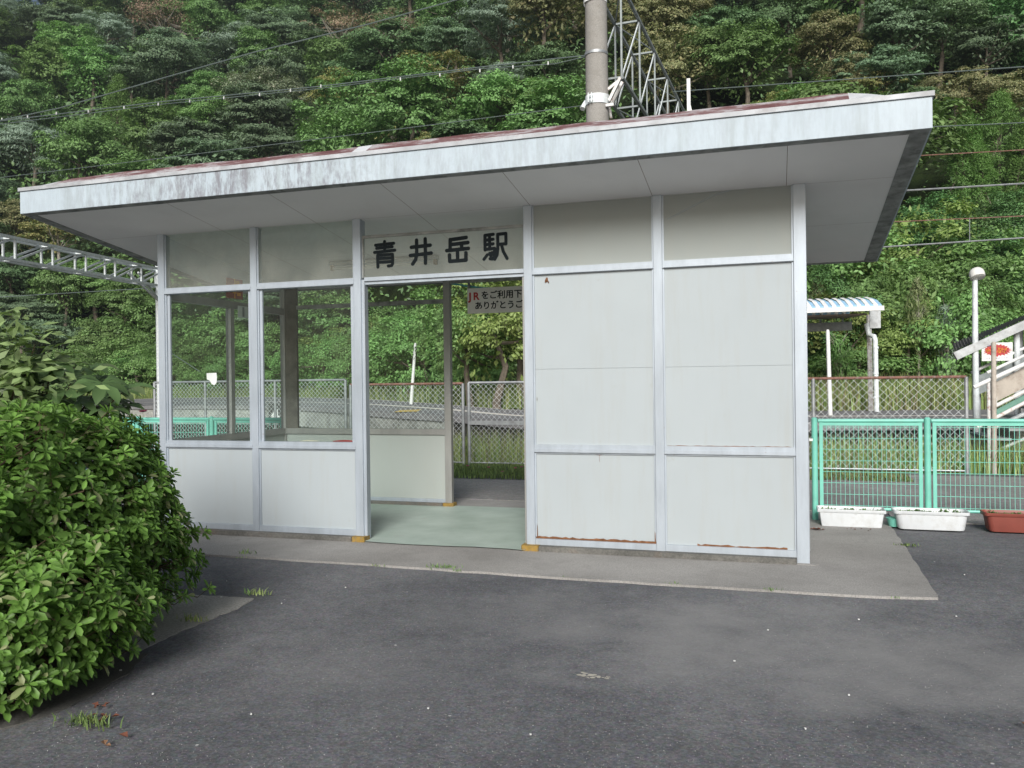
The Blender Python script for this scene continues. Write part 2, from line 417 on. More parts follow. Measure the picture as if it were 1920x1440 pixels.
def pane(x0, x1, y, z0, z1, m=A_GLASS, name='glass_pane'):
    m_ = MB(); m_.quad((x0, y, z0), (x1, y, z0), (x1, y, z1), (x0, y, z1)); return part(m_, name, m, B)
ZR0, ZR1, ZS0, ZS1, ZB0, ZB1 = 2.448, 2.510, .876, .946, .058, .112
for i in (0, 1, 3, 4):
    x0 = PX[i]+PW[i]/2; x1 = PX[i+1]-PW[i+1]/2
    rail(x0, x1, .006, .07, ZR0, ZR1); rail(x0, x1, .006, .07, ZS0, ZS1); rail(x0, x1, .008, .06, ZB0, ZB1, lip=False)
    panel(x0, x1, .030, ZB1, ZS0)
    # inner stops beside the posts
    m_ = MB()
    for xx in (x0, x1-.014): m_.box(xx, xx+.014, .018, .0295, ZS1, ZR0); m_.box(xx, xx+.014, .018, .0295, ZB1, ZS0); m_.box(xx, xx+.014, .018, .0295, ZR1, zsof(.03))
    m_.box(x0+.0145, x1-.0145, .018, .0295, ZS0-.012, ZS0); 
    part(m_, 'glazing_bead', A_FRAME, B)
    if i < 2:
        for xx in (x0+.016, x1-.046): f = MB(); f.box(xx, xx+.030, .0305, .055, ZS1, ZR0); part(f, 'sash_stile', A_FRAME, B)
        pane(x0, x1, .042, ZS1, ZR0, A_GLASS); pane(x0, x1, .035, ZR1, zsof(.04)+.01, A_GLASSD)
    else:
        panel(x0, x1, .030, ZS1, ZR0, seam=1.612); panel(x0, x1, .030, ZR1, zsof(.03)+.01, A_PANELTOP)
# rust along the bottom of the two solid bays, a crack and hanging scratches
def rust_strip(x0, x1, z, h0, h1, seed, y=.0285, name='rust_stain'):
    rr = random.Random(seed); m_ = MB(); n = int((x1-x0)/.03); top = []; bot = []
    for k in range(n+1):
        xx = x0+(x1-x0)*k/n; top.append((xx, z+rr.uniform(h0, h1))); bot.append((xx, z-rr.uniform(0, .004)))
    for k in range(n):
        m_.add([(bot[k][0], y, bot[k][1]), (bot[k+1][0], y, bot[k+1][1]), (top[k+1][0], y, top[k+1][1]), (top[k][0], y, top[k][1])], [(0, 1, 2, 3)])
    return part(m_, name, A_RUST, B)
x0 = PX[3]+PW[3]/2; x1 = PX[4]-PW[4]/2
rust_strip(x0+.002, x1-.002, ZB1+.004, .010, .022, 1, .0165)
for xx, hh in ((x0+.012, .11), (x1-.016, .09)):
    m_ = MB(); m_.add([(xx, .0168, ZB1), (xx+.010, .0168, ZB1), (xx+.006, .0168, ZB1+hh), (xx+.001, .0168, ZB1+hh*1.2)], [(0, 1, 2, 3)]); part(m_, 'rust_stain', A_RUST, B)
rust_strip(PX[4]+.30, PX[5]-.12, ZB1+.002, .003, .017, 2)
rust_strip(PX[4]+.06, PX[5]-.08, ZS1+.001, .000, .005, 4)
cx = PX[3]+.62
m_ = MB()
for (xa, za, xb, zb, w) in ((-.07, .868, .0, .858, .005), (0, .858, .055, .869, .006), (0, .858, .0, .80, .004)):
    m_.bar((cx+xa, .0292, za), (cx+xb, .0292, zb), .002, w, (0, 0, 1))
part(m_, 'rust_crack', A_RUST, B)
m_ = MB(); q0 = at_y(1252, 411, .028); q1 = at_y(1338, 366, .028); q2 = at_y(1392, 350, .028)
m_.tube([q0, q1, q2], .0028, 4); part(m_, 'loose_strip', A_FRAME, B)
q = at_y(1025, 525, .026); m_ = MB(); m_.tube([q+Vector((-.012, 0, -.02)), q, q+Vector((.004, 0, .022))], [.008, .014, .006], 6); m_.bar(q+Vector((.0, 0, .01)), q+Vector((.02, -.006, -.025)), .007)
part(m_, 'mud_nest', A_RUST, B)
q = at_y(1007, 748, .026); m_ = MB(); m_.box(q.x-.004, q.x+.004, .024, .0295, q.z-.014, q.z+.014); part(m_, 'lock_hole', A_TRIM, B)

# door frame, name board between the third and fourth posts
xa, xb = PX[2]+PW[2]/2, PX[3]-PW[3]/2
m_ = MB(); m_.box(xa, xa+.03, .018, .09, .03, 2.49); part(m_, 'door_jamb', A_FRAME, B)
m_ = MB(); m_.box(xb-.022, xb, .03, .075, .03, 2.44); part(m_, 'door_jamb', A_FRAMEIN, B)
zsb0 = at_y(830, 516, .02).z-.018; zst = at_y(830, 434, .03).z
m_ = MB(); m_.box(xa+.0305, xb-.001, .010, .075, zsb0, zsb0+.036, .002); m_.box(xa+.0305, xb-.001, .030, .07, zsb0-.03, zsb0-.002); part(m_, 'header_rail', A_FRAME, B)
m_ = MB(); m_.box(xa, xb, .035, .055, zst-.012, zst+.014); m_.box(xb-.016, xb, .035, .055, zsb0+.036, zst-.012); m_.box(xa, xa+.012, .035, .055, zsb0+.036, zst-.012)
part(m_, 'name_board_frame', A_TRIM, B)
nb = MB(); nb.quad((xa+.012, .045, zsb0+.036), (xb-.016, .045, zsb0+.036), (xb-.016, .045, zst-.012), (xa+.012, .045, zst-.012))
nb = part(nb, 'name_board', A_GLASSS, B)
KAN = {
 'ao': [[(.07, .88), (.93, .91)], [(.12, .755), (.86, .78)], [(.02, .60), (.98, .64)], [(.5, 1.0), (.5, .62)],
        [(.17, .02), (.16, .48), (.87, .49), (.87, .12), (.82, .05), (.66, .04)], [(.17, .35), (.86, .35)], [(.17, .205), (.86, .205)]],
 'i': [[(.08, .70), (.93, .735)], [(.03, .375), (.97, .42)], [(.32, .97), (.32, .45), (.27, .2), (.13, .03)], [(.71, 1.0), (.71, .03)]],
 'dake': [[(.2, .89), (.88, .94)], [(.19, .9), (.18, .50)], [(.2, .70), (.95, .74)], [(.68, .71), (.68, .50)], [(.03, .475), (.97, .51)],
          [(.5, .47), (.5, .07)], [(.15, .30), (.16, .05), (.86, .06), (.86, .34)]],
 'eki': [[(.08, .94), (.42, .96)], [(.08, .94), (.08, .40)], [(.27, .94), (.27, .42)], [(.08, .76), (.41, .78)], [(.08, .59), (.41, .61)],
         [(.08, .42), (.47, .44), (.45, .14), (.38, .05), (.28, .07)], [(.17, .22), (.03, .06)], [(.27, .27), (.31, .17)], [(.36, .29), (.39, .22)],
         [(.60, .40), (.60, .95), (.93, .96), (.93, .58), (.60, .58)], [(.60, .45), (.57, .2), (.47, .04)], [(.75, .55), (.82, .3), (.97, .04)]]}
lt = MB()
def stroke(mb_, pts, rad, th):
    """flat round-ended brush stroke in the x-z plane, th thick"""
    for a_, b_ in zip(pts[:-1], pts[1:]):
        d = (b_-a_); d.y = 0; L = d.length; d.normalize(); n = Vector((-d.z, 0, d.x))
        ring = []
        for k in range(9): an = PI/2+PI*k/8; ring.append(a_+d*math.cos(an)*rad+n*math.sin(an)*rad)
        for k in range(9): an = -PI/2+PI*k/8; ring.append(b_+d*math.cos(an)*rad+n*math.sin(an)*rad)
        N = len(ring); off = Vector((0, -th*(1+.02*rnd.random()), 0))
        mb_.add([p+off for p in ring]+list(ring), [tuple(range(N))]+[(i, (i+1) % N, N+(i+1) % N, N+i) for i in range(N)])
for k, (L_, R_, T_, Bt) in zip(('ao', 'i', 'dake', 'eki'), ((699, 744, 450, 504), (765, 813, 445, 499), (833, 883, 440, 495), (903, 955, 434, 491))):
    xm0 = at_y(L_, (T_+Bt)/2, .043).x; xm1 = at_y(R_, (T_+Bt)/2, .043).x; z1_ = at_y((L_+R_)/2, T_, .043).z; z0_ = at_y((L_+R_)/2, Bt, .043).z
    rad = {'ao': .0148, 'eki': .0145}.get(k, .0170)
    for st in KAN[k]:
        P_ = [Vector((xm0+rad+(xm1-xm0-2*rad)*u, .0435, z0_+rad+(z1_-z0_-2*rad)*v)) for u, v in st]
        stroke(lt, P_, rad, .004)
part(lt, 'lettering', A_BLACK, nb)

# left gable (x=0): sill, panel, mullion, rails, glass
def ybox(name, x0, x1, y0, y1, z0, z1, m, bev=0): m_ = MB(); m_.box(x0, x1, y0, y1, z0, z1, bev); return part(m_, name, m, B)
def side_wall(x, sgn, glazed):
    xi = x+sgn*.0
    ybox('rail', x-.03, x+.03, .10, BACK_Y, ZS0, ZS1, A_FRAMEIN); ybox('rail', x-.03, x+.03, .10, BACK_Y, ZR0-.05, ZR1-.03, A_FRAMEIN)
    ybox('rail', x-.03, x+.03, .10, BACK_Y, .058, .11, A_FRAME)
    ybox('wall_panel', x-.01, x+.01, .10, BACK_Y, .11, ZS0, A_PANELIN)
    ybox('post', x-.035, x+.035, 1.10, 1.17, ZS1, ZR0-.05, A_FRAMEIN, .002)
    if glazed:
        for y0, y1 in ((.10, 1.10), (1.17, BACK_Y)):
            m_ = MB(); m_.quad((x, y0, ZS1), (x, y1, ZS1), (x, y1, ZR0-.05), (x, y0, ZR0-.05)); part(m_, 'glass_pane', A_GLASS, B)
        m_ = MB(); m_.add([(x, .10, ZR1-.03), (x, BACK_Y, ZR1-.03), (x, BACK_Y, zsof(BACK_Y)), (x, .10, zsof(.10))], [(0, 1, 2, 3)]); part(m_, 'glass_pane', A_GLASSD, B)
    else:
        ybox('wall_panel', x-.01, x+.01, .10, 1.10, ZS1, ZR0-.05, A_PANEL); ybox('wall_panel', x-.01, x+.01, 1.17, BACK_Y, ZS1, ZR0-.05, A_PANEL)
        m_ = MB(); m_.add([(x+o_, yy, zz) for o_ in (-.01, .01) for yy, zz in ((.10, ZR1-.03), (BACK_Y, ZR1-.03), (BACK_Y, zsof(BACK_Y)), (.10, zsof(.10)))], [(0, 1, 2, 3), (7, 6, 5, 4), (0, 3, 7, 4), (1, 5, 6, 2)]); part(m_, 'wall_panel', A_PANEL, B)
side_wall(0.0, 1, True); side_wall(6.227, -1, False)
# conduit and hinge plates on the right gable
m_ = MB(); m_.tube([(6.285, .35, .05), (6.285, .35, 1.0), (6.24, .35, 1.03)], .009, 8); part(m_, 'conduit', A_GALV, B)
m_ = MB(); q = at_y(1520, 824, .6); m_.box(6.24, 6.33, .55, .58, q.z-.01, q.z+.01); part(m_, 'bracket', A_WHITE, B)
# partition of the locked store room beside the doorway
ybox('partition', 3.93, 3.96, .10, BACK_Y, .02, zsof(BACK_Y)-.01, A_PANELIN)
ybox('switch_box', 3.86, 3.93, 1.6, 1.68, .86, 1.14, A_TRIM, .006)
# back wall
yb = BACK_Y
for x, w in ((0.0, .07), (2.27, .085), (3.93, .07), (6.227, .07)): post(x, yb-.035, w, .07, .058, zsof(yb)+.01, A_FRAMEIN)
ybox('corner_boarding', .035, .20, yb-.02, yb+.02, ZS1, zsof(yb)-.005, mat('dark_corner_board', (.10, .095, .08), .8, 0, .3, 8))
zbr = at_y(760, 568, yb).z
for (x0, x1) in ((.036, 2.2265),):
    ybox('rail', x0, x1, yb-.03, yb+.03, ZS0, ZS1, A_FRAMEIN); ybox('rail', x0, x1, yb-.025, yb+.025, .058, .10, A_FRAME)
    ybox('rail', x0+.165, x1, yb-.025, yb+.025, zbr-.025, zbr+.025, A_TRIM)
    ybox('wall_panel', x0, x1, yb-.008, yb+.008, .10, ZS0, A_PANELIN)
    pane(.20, x1, yb, ZS1, zbr-.025, A_GLASS)
ybox('wall_panel', 3.965, 6.19, yb-.01, yb+.01, .058, zsof(yb)-.003, A_PANEL)
ybox('door_head', 2.3125, 3.895, yb-.02, yb+.02, zsof(yb)-.05, zsof(yb)-.004, A_TRIM)

# roof: soffit, underside trim, fascia, flashing, top
RX0, RX1, RY0, RY1 = -.91, 7.06, -.846, 2.40
roof = MB()
zt = .30
def rz(y, h): return zsof(y)+h
roof.add([(RX0+.35, RY0+.13, rz(RY0, .205)+.10), (RX1-.35, RY0+.13, rz(RY0, .205)+.10), (RX1-.35, RY1-.1, rz(RY1, .205)+.07), (RX0+.35, RY1-.1, rz(RY1, .205)+.07)], [(0, 1, 2, 3)])
roof = part(roof, 'roof', A_CAP, B)
# soffit boards with fine joints
sf = MB(); xs = [RX0+.12]+[-.35+1.08*k for k in range(1, 7)]+[RX1-.13]
ys = [RY0+.07, .02, 1.1, RY1]
for i in range(len(xs)-1):
    for j in range(3):
        x0, x1, y0, y1 = xs[i]+.0018, xs[i+1]-.0018, ys[j]+.0012, ys[j+1]-.0012
        sf.add([(x0, y0, zsof(y0)), (x1, y0, zsof(y0)), (x1, y1, zsof(y1)), (x0, y1, zsof(y1))], [(3, 2, 1, 0)])
part(sf, 'soffit', A_SOFFIT, roof)
sb = MB(); sb.add([(RX0+.05, RY0+.05, rz(RY0+.05, .004)), (RX1-.05, RY0+.05, rz(RY0+.05, .004)), (RX1-.05, RY1, rz(RY1, .004)), (RX0+.05, RY1, rz(RY1, .004))], [(3, 2, 1, 0)])
part(sb, 'soffit_backing', A_RUST, roof)
tr = MB()
def slab(mb_, x0, x1, y0, y1, h0, h1): 
    vs = [(x, y, rz(y, h)) for h in (h0, h1) for x, y in ((x0, y0), (x1, y0), (x1, y1), (x0, y1))]
    mb_.add(vs, [(3, 2, 1, 0), (4, 5, 6, 7), (0, 1, 5, 4), (1, 2, 6, 5), (2, 3, 7, 6), (3, 0, 4, 7)])
slab(tr, RX0+.012, RX1-.012, RY0+.012, RY0+.072, -.006, .003)
slab(tr, RX0+.012, RX0+.122, RY0+.073, RY1-.005, -.006, .003); slab(tr, RX1-.132, RX1-.012, RY0+.073, RY1-.005, -.006, .003)
slab(tr, RX0+.123, RX1-.133, RY1-.05, RY1-.005, -.006, .0028)
part(tr, 'edge_trim', A_TRIM, roof)
fa = MB()
slab(fa, RX0, RX1, RY0, RY0+.012, -.004, .205)
slab(fa, RX0, RX0+.012, RY0+.0125, RY1, -.004, .205); slab(fa, RX1-.012, RX1, RY0+.0125, RY1, -.004, .205)
slab(fa, RX0+.0125, RX1-.0125, RY1-.012, RY1, -.004, .205)
part(fa, 'fascia', A_FASCIA, roof)
# flashing: a drip edge, then a shallow sloping skirt with lower corners
H0, H1, H2 = .208, .242, .322
dr = MB()
slab(dr, RX0-.014, RX1+.014, RY0-.014, RY0+.010, H0, H1); slab(dr, RX0-.014, RX0+.010, RY0+.0105, RY1+.014, H0, H1); slab(dr, RX1-.010, RX1+.014, RY0+.0105, RY1+.014, H0, H1); slab(dr, RX0+.0105, RX1-.0105, RY1-.010, RY1+.014, H0, H1)
part(dr, 'drip_edge', A_CAPEDGE, roof)
sk = MB(); nseg = 60; rr = random.Random(3)
def hcap(x):
    d = min(x-RX0, RX1-x); f = min(1, d/.55); w = .005*math.sin(x*2.3)+.003*math.sin(x*7.1)
    return H1+.004+(H2-H1)*(f*f*(3-2*f))+w*f
prev = None
for k in range(nseg+1):
    x = RX0-.012+(RX1-RX0+.024)*k/nseg
    p0 = (x, RY0-.012, rz(RY0, H1)+.001); p1 = (x, RY0+.12, rz(RY0, hcap(x)) if 0 < k < nseg else rz(RY0, H1)+.004)
    if prev: 
        sk.cur = 1 if (k < 4 or k > nseg-4 or k == 28) else 0
        sk.add([prev[0], p0, p1, prev[1]], [(0, 1, 2, 3)]); sk.add([prev[1], p1, (p1[0], RY0+.4, rz(RY0+.4, H1+.05)), (prev[1][0], RY0+.4, rz(RY0+.4, H1+.05))], [(0, 1, 2, 3)])
    prev = (p0, p1)
sk.cur = 1
for sx in (0, 1):
    x0, x1 = (RX0-.012, RX0+.3) if sx == 0 else (RX1+.012, RX1-.3)
    sk.add([(x0, RY0+.16, rz(RY0+.16, H1)), (x0, RY1, rz(RY1, H1)), (x1, RY1, rz(RY1, H1+.06)), (x1, RY0+.3, rz(RY0+.3, H1+.06))], [(0, 1, 2, 3)])
part(sk, 'flashing', [A_CAP, A_CAPWHITE], roof)

# ------------------------------------------------------------------ in the waiting room
bn = empty('waiting_bench', (.6, 1.9, .02)); tag(bn, 'low wall bench along the back of the waiting room, seen over the window sill', 'bench')
m_ = MB(); m_.box(.12, 1.12, 1.76, 2.16, .42, .46, .01); part(m_, 'seat', mat('bench_wood', (.22, .14, .07), .6), bn)
for xx in (.2, .95):
    m_ = MB(); m_.box(xx, xx+.05, 1.76, 1.81, .022, .42); m_.box(xx, xx+.05, 2.08, 2.13, .022, .42); m_.box(xx, xx+.05, 1.81, 2.08, .1, .14); part(m_, 'leg', A_GALV, bn)
def cushion(px, py, w, m, lab):
    q = at_y(px, py, 2.02); mb_ = MB(); n = 10
    # a seat cushion stood on edge against the wall: squarish pillow
    vs = []; fs = []
    for i in range(n+1):
        for j in range(n+1):
            u = i/n*2-1; v = j/n*2-1; th = .05*(max(0, 1-u**4)*max(0, 1-v**4))**.5+.004
            zz = q.z-.17+.17*(v*(1-.08*u*u)); vs.append((q.x+w/2*u*(1-.06*v*v), 2.10-th+.02*v, zz))
    for i in range(n):
        for j in range(n): a_ = i*(n+1)+j; fs.append((a_, a_+n+1, a_+n+2, a_+1))
    N = len(vs); vs += [(x, 2.10+(2.10-y)*.6+.02, z) for x, y, z in vs]; fs += [tuple(N+i for i in reversed(f)) for f in fs]
    mb_.add(vs, fs); o = mb_.build('cushion', m, smooth=True); tag(o, lab, 'cushion', 'cushions on the waiting room bench'); return o
cushion(640, 826, .36, mat('red_cloth', (.35, .035, .04), .9), 'red seat cushion propped on the bench, peeking over the sill by the doorway')
cushion(573, 826, .30, mat('cream_cloth', (.55, .52, .42), .9), 'cream seat cushion propped on the bench, left of the red one')
# fluorescent lamp on the ceiling behind the name board
q0 = at_y(618, 487, 1.25); q1 = at_y(822, 474, 1.25)
lz = zsof(1.25)
fl = empty('ceiling_light', ((q0.x+q1.x)/2, 1.25, lz)); tag(fl, 'unlit fluorescent tube fitting on the ceiling behind the station name lettering', 'ceiling light')
m_ = MB(); m_.box(q0.x, q1.x, 1.22, 1.28, lz-.05, lz-.012, .008); part(m_, 'casing', A_PANELIN, fl)
m_ = MB(); m_.tube([(q0.x+.04, 1.25, lz-.085), (q1.x-.04, 1.25, lz-.085)], .016, 10); part(m_, 'tube', A_LAMP, fl)
for xx in (q0.x+.02, q1.x-.05): m_ = MB(); m_.box(xx, xx+.03, 1.225, 1.275, lz-.105, lz-.05); part(m_, 'holder', mat('yellowed_plastic', (.30, .25, .17), .6), fl)
# posters and notices on the glazed gable
def board_x(name, x, px0, py0, px1, py1, m, lab, cat, extra=None):
    a_ = at_x(px0, py0, x); b_ = at_x(px1, py1, x); y0, y1 = sorted((a_.y, b_.y)); z0, z1 = sorted((a_.z, b_.z))
    mb_ = MB(); mb_.box(x-.002, x+.002, y0, y1, z0, z1); o = mb_.build(name, m); tag(o, lab, cat)
    if extra: extra(o, x, y0, y1, z0, z1)
    return o
def poster_art(o, x, y0, y1, z0, z1):
    m_ = MB(); rr = random.Random(5)
    for k in range(7):
        yy = y0+(y1-y0)*rr.uniform(.08, .7); zz = z0+(z1-z0)*rr.uniform(.08, .8); m_.box(x+.0025, x+.003+.0003*k, yy, yy+(y1-y0)*.22, zz, zz+(z1-z0)*.16)
    m_.box(x+.0024, x+.0028, (y0+y1)/2-.01, (y0+y1)/2+.01, z0, z1); part(m_, 'printed_colours', A_ORANGE, o)
board_x('poster', .06, 424, 520, 455, 562, mat('faded_red_print', (.36, .09, .05), .7), 'faded red and orange poster behind the dusty upper glass of the left bay', 'poster', poster_art)
def notice_art(o, x, y0, y1, z0, z1):
    m_ = MB(); m_.box(x+.0025, x+.003, y0+(y1-y0)*.4, y0+(y1-y0)*.6, z0+.01, z1-.01); part(m_, 'grey_band', A_GALVD, o)
board_x('notice', .07, 446, 573, 466, 597, A_PAPER, 'small white notice with a grey band hanging inside the left bay', 'notice', notice_art)
q = at_y(397, 710, .036)
m_ = MB(); s_ = .062
m_.add([(q.x+dx*s_, .036, q.z+dz*s_) for dx, dz in ((-1, .9), (.9, .95), (1, .2), (.9, -.7), (.5, -1.05), (.0, -.9), (-.4, -.3), (-.95, -.1))]+[(q.x+dx*s_, .038, q.z+dz*s_) for dx, dz in ((-1, .9), (.9, .95), (1, .2), (.9, -.7), (.5, -1.05), (.0, -.9), (-.4, -.3), (-.95, -.1))], [tuple(range(7, -1, -1)), tuple(range(8, 16))])
tag(m_.build('paper_scrap', A_PAPER), 'torn white paper stuck to the lower glass of the leftmost window', 'paper')

# hanging sign at the back door
sy = 2.33
p0 = at_y(876, 541, sy); p1 = at_y(877, 588, sy)
w_ = 1.30; x0 = p0.x; z1_, z0_ = p0.z, p1.z-.002
hsn = empty('hanging_sign', (x0+w_/2, sy, z1_)); tag(hsn, 'white board with red and black Japanese lettering hanging under the eave of the back doorway', 'sign')
m_ = MB(); m_.box(x0, x0+w_, sy, sy+.02, z0_, z1_, .003); brd = part(m_, 'board', mat('sign_board', (.75, .74, .71), .6, 0, .05), hsn)
for xx in (x0+.005, x0+w_-.035): m_ = MB(); m_.box(xx, xx+.03, sy+.001, sy+.015, z1_, zsof(sy)); part(m_, 'hanger', A_TRIM, hsn)
def text(s_, size, loc, rot, m, parent, name='lettering', wid=None, ext=.0015, bold=0.0):
    cu = bpy.data.curves.new(name, 'FONT'); cu.body = s_; cu.size = size; cu.extrude = ext; cu.offset = bold
    o = bpy.data.objects.new(name+'_src', cu); COL.objects.link(o); bpy.context.view_layer.update()
    dg = bpy.context.evaluated_depsgraph_get(); me = bpy.data.meshes.new_from_object(o.evaluated_get(dg)); bpy.data.objects.remove(o)
    xs = [v.co.x for v in me.vertices]; k = 1.0
    if wid and xs: k = wid/(max(xs)-min(xs))
    me.transform(Matrix.LocRotScale(Vector(loc), rot, Vector((k, k if wid else 1, 1))))
    me.materials.clear(); me.materials.append(m); me.name = name
    ob = bpy.data.objects.new(name, me); COL.objects.link(ob)
    if parent: attach(ob, parent)
    return ob
from mathutils import Euler
RXZ = Euler((PI/2, 0, 0)).to_quaternion()
a1 = at_y(880, 562, sy); a2 = at_y(901, 560, sy)
for ch, dx in (('J', 0), ('R', .055)): text(ch, .125, (a1.x+dx-.005, sy-.001, a1.z-.004), RXZ, A_RED, brd, bold=.004, name='red_letter')
q = at_y(902, 559, sy); ww = at_y(964, 559, sy).x-q.x
text('をご利用下さいまして', .1, (q.x, sy-.001, q.z-.004), RXZ, A_BLACK, brd, wid=ww*10/4.1, bold=.002)
q = at_y(890, 579, sy); ww = at_y(966, 577, sy).x-q.x
text('ありがとうございます', .1, (q.x, sy-.001, q.z-.002), RXZ, A_BLACK, brd, wid=ww*10/5.1, bold=.002)
q0, q1, q2, q3 = at_y(836, 531, 2.6), at_y(862, 534, 2.6), at_y(878, 537, 2.6), at_y(908, 540, 2.6)
m_ = MB(); m_.tube([q0, q1, q2, q3, q3+Vector((.5, 0, -.03))], .012, 6); tag(m_.build('hose', mat('turquoise_plastic', (.08, .40, .38), .4)), 'turquoise hose strung above the hanging sign behind the doorway', 'hose')

# ------------------------------------------------------------------ turquoise mesh fence and planters
def mesh_panel(parent, p, q, z0, z1, step=.0425, hs=.117, r=.0022, m=None, frame=True):
    p = Vector(p); q = Vector(q); L = (q-p).length; d = (q-p)/L
    if frame:
        for s_ in (0.03, L-.03):
            m_ = MB(); c = p+d*s_; m_.bar((c.x, c.y, z0-.05), (c.x, c.y, z1), .035, .02, (0, 1, 0)); part(m_, 'stile', m, parent)
        m_ = MB(); m_.tube([p+Vector((0, 0, z1)), q+Vector((0, 0, z1))], .021, 8); m_.bar(p+d*.04+Vector((0, 0, z1-.035)), q-d*.04+Vector((0, 0, z1-.035)), .02, .03); part(m_, 'top_rail', m, parent)
        m_ = MB(); m_.tube([p+Vector((0, 0, z0-.03)), q+Vector((0, 0, z0-.03))], .016, 8); part(m_, 'bottom_rail', m, parent)
    w = MB(); n = int((L-.08)/step)
    for k in range(n+1):
        c = p+d*(.04+(L-.08)*k/n); w.bar((c.x, c.y, z0-.03), (c.x, c.y, z1), r*2, r*2, (0, 1, 0))
    z = z0
    while z < z1-.03:
        w.bar(p+d*.04+Vector((0, .004, z)), q-d*.04+Vector((0, .004, z)), r*2.2, r*2.2); z += hs
    part(w, 'wire_mesh', m, parent)
def tube_post(parent, x, y, z0, z1, r, m, name='post'):
    m_ = MB(); m_.tube([(x, y, z0), (x, y, z1-.012), (x, y, z1)], [r, r, r*.6], 14); return part(m_, name, m, parent, True)
gp = [at_y(1527, 800, 2.25).x, at_y(1738, 800, 2.30).x]; gp.append(gp[1]+(gp[1]-gp[0])); gp.append(gp[2]+1.2)
gf = empty('mesh_fence', (gp[0], 2.25, 0)); tag(gf, 'turquoise wire mesh fence with round posts right of the building, behind the planters', 'fence')
for k, x in enumerate(gp): tube_post(gf, x, 2.25+.03*k, 0, 1.09, .031, A_TEAL)
for k in range(3): mesh_panel(gf, (gp[k]+.035, 2.25+.03*k, 0), (gp[k+1]-.035, 2.28+.03*k, 0), .17, 1.055, m=A_TEAL)
m_ = MB(); q = at_y(1826, 790, 2.33); m_.tube([(q.x-.075, 2.33, 1.0555), (q.x+.075, 2.33, 1.0555)], .0225, 8); part(m_, 'rust_patch', A_RUST, gf)
gl = empty('mesh_fence', (-1.6, 2.35, 0)); tag(gl, 'turquoise wire mesh fence seen through the left window and beside the bush', 'fence')
lx = [at_y(397, 790, 2.35).x, at_y(258, 790, 2.35).x]; lx.append(lx[1]-1.2); lx.insert(0, lx[0]+1.15)
for x in lx: tube_post(gl, x, 2.35, 0, 1.09, .031, A_TEAL)
for k in range(3): mesh_panel(gl, (lx[k+1]+.035, 2.35, 0), (lx[k]-.035, 2.35, 0), .17, 1.055, m=A_TEAL)

A_PLW = mat('white_plastic', (.60, .63, .65), .45, 0, .05, 5, (.35, .33, .28), .35); A_PLR = mat('brown_plastic', (.22, .055, .04), .5, 0, .12, 6)
L_SMALL = m_leaf('small_plant_leaf', (.09, .17, .03), .4)
def planter(x0, x1, yc, w, h, m, lab, round_=.02, lip=.03, seed=0):
    o = empty('planter', ((x0+x1)/2, yc, .01)); tag(o, lab, 'planter', 'planters along the mesh fence')
    xc = (x0+x1)/2; L = (x1-x0)
    def ring(f, z, rr=round_): 
        a_, b_ = L/2*f-(1-f)*0, w/2*f; pts_ = []
        for cx_, cy_, s0 in ((a_-rr, b_-rr, 0), (-a_+rr, b_-rr, 1), (-a_+rr, -b_+rr, 2), (a_-rr, -b_+rr, 3)):
            for j in range(4): an = (s0+j/3)*PI/2; pts_.append((xc+cx_+rr*math.cos(an), yc+cy_+rr*math.sin(an), z+.01))
        return pts_
    levels = [(.86, 0), (.88, .012), (.94, h-.035), (.985, h-.033), (1.0, h-.03), (1.0, h), (.97, h), (.93, h-.02), (.90, h-.06)]
    m_ = MB(); vs = []; fs = []
    for f, z in levels: vs += ring(f, z)
    for i in range(len(levels)-1):
        for k in range(16): fs.append((i*16+k, i*16+(k+1) % 16, (i+1)*16+(k+1) % 16, (i+1)*16+k))
    fs.append(tuple(range(15, -1, -1))); m_.add(vs, fs); part(m_, 'trough', m, o, True)
    m_ = MB(); m_.add(ring(.905, h-.05), [tuple(range(16))]); part(m_, 'soil', A_SOIL, o)
    rr = random.Random(seed); m_ = MB()
    for k in range(90):
        c = Vector((xc+rr.uniform(-.44, .44)*L, yc+rr.uniform(-.4, .4)*w, h-.035)); hh = rr.uniform(.015, .06)*(1.6 if rr.random() < .1 else 1)
        for j in range(5):
            an = rr.uniform(0, 2*PI); d = Vector((math.cos(an), math.sin(an), rr.uniform(.2, 1.4))).normalized(); s_ = d.cross(Vector((0, 0, 1))).normalized()*.006
            b_ = c+d*hh*rr.uniform(0, .6); m_.add([b_, b_+d*.012+s_*1.3, b_+d*.034, b_+d*.012-s_*1.3], [(0, 1, 2, 3)])
    part(m_, 'seedlings', L_SMALL, o)
    return o
pz = lambda px, py: at_z(px, py, .01)
planter(pz(1538, 990).x-.02, pz(1656, 991).x+.03, 1.97, .24, .175, A_PLW, 'square-cornered white planter box nearest the building corner', .012, seed=1)
planter(pz(1690, 996).x-.05, pz(1812, 998).x+.05, 1.98, .25, .18, A_PLW, 'rounded white planter trough in the middle of the row by the fence', .055, seed=2)
planter(pz(1862, 1000).x-.05, pz(1862, 1000).x+.68, 2.02, .25, .18, A_PLR, 'red-brown planter trough at the right end of the row', .045, seed=3)
mb_ = MB(); q = at_z(1665, 965, .05); n = 20
c = Vector((q.x, 2.02, .12)); m_ = MB(); m_.tube([(c.x, c.y, .011), (c.x, c.y, .085), (c.x, c.y, .095)], [.05, .07, .078], 18); tag(m_.build('flower_pot', A_TEAL, smooth=True), 'small turquoise pot between the two white planters', 'pot')

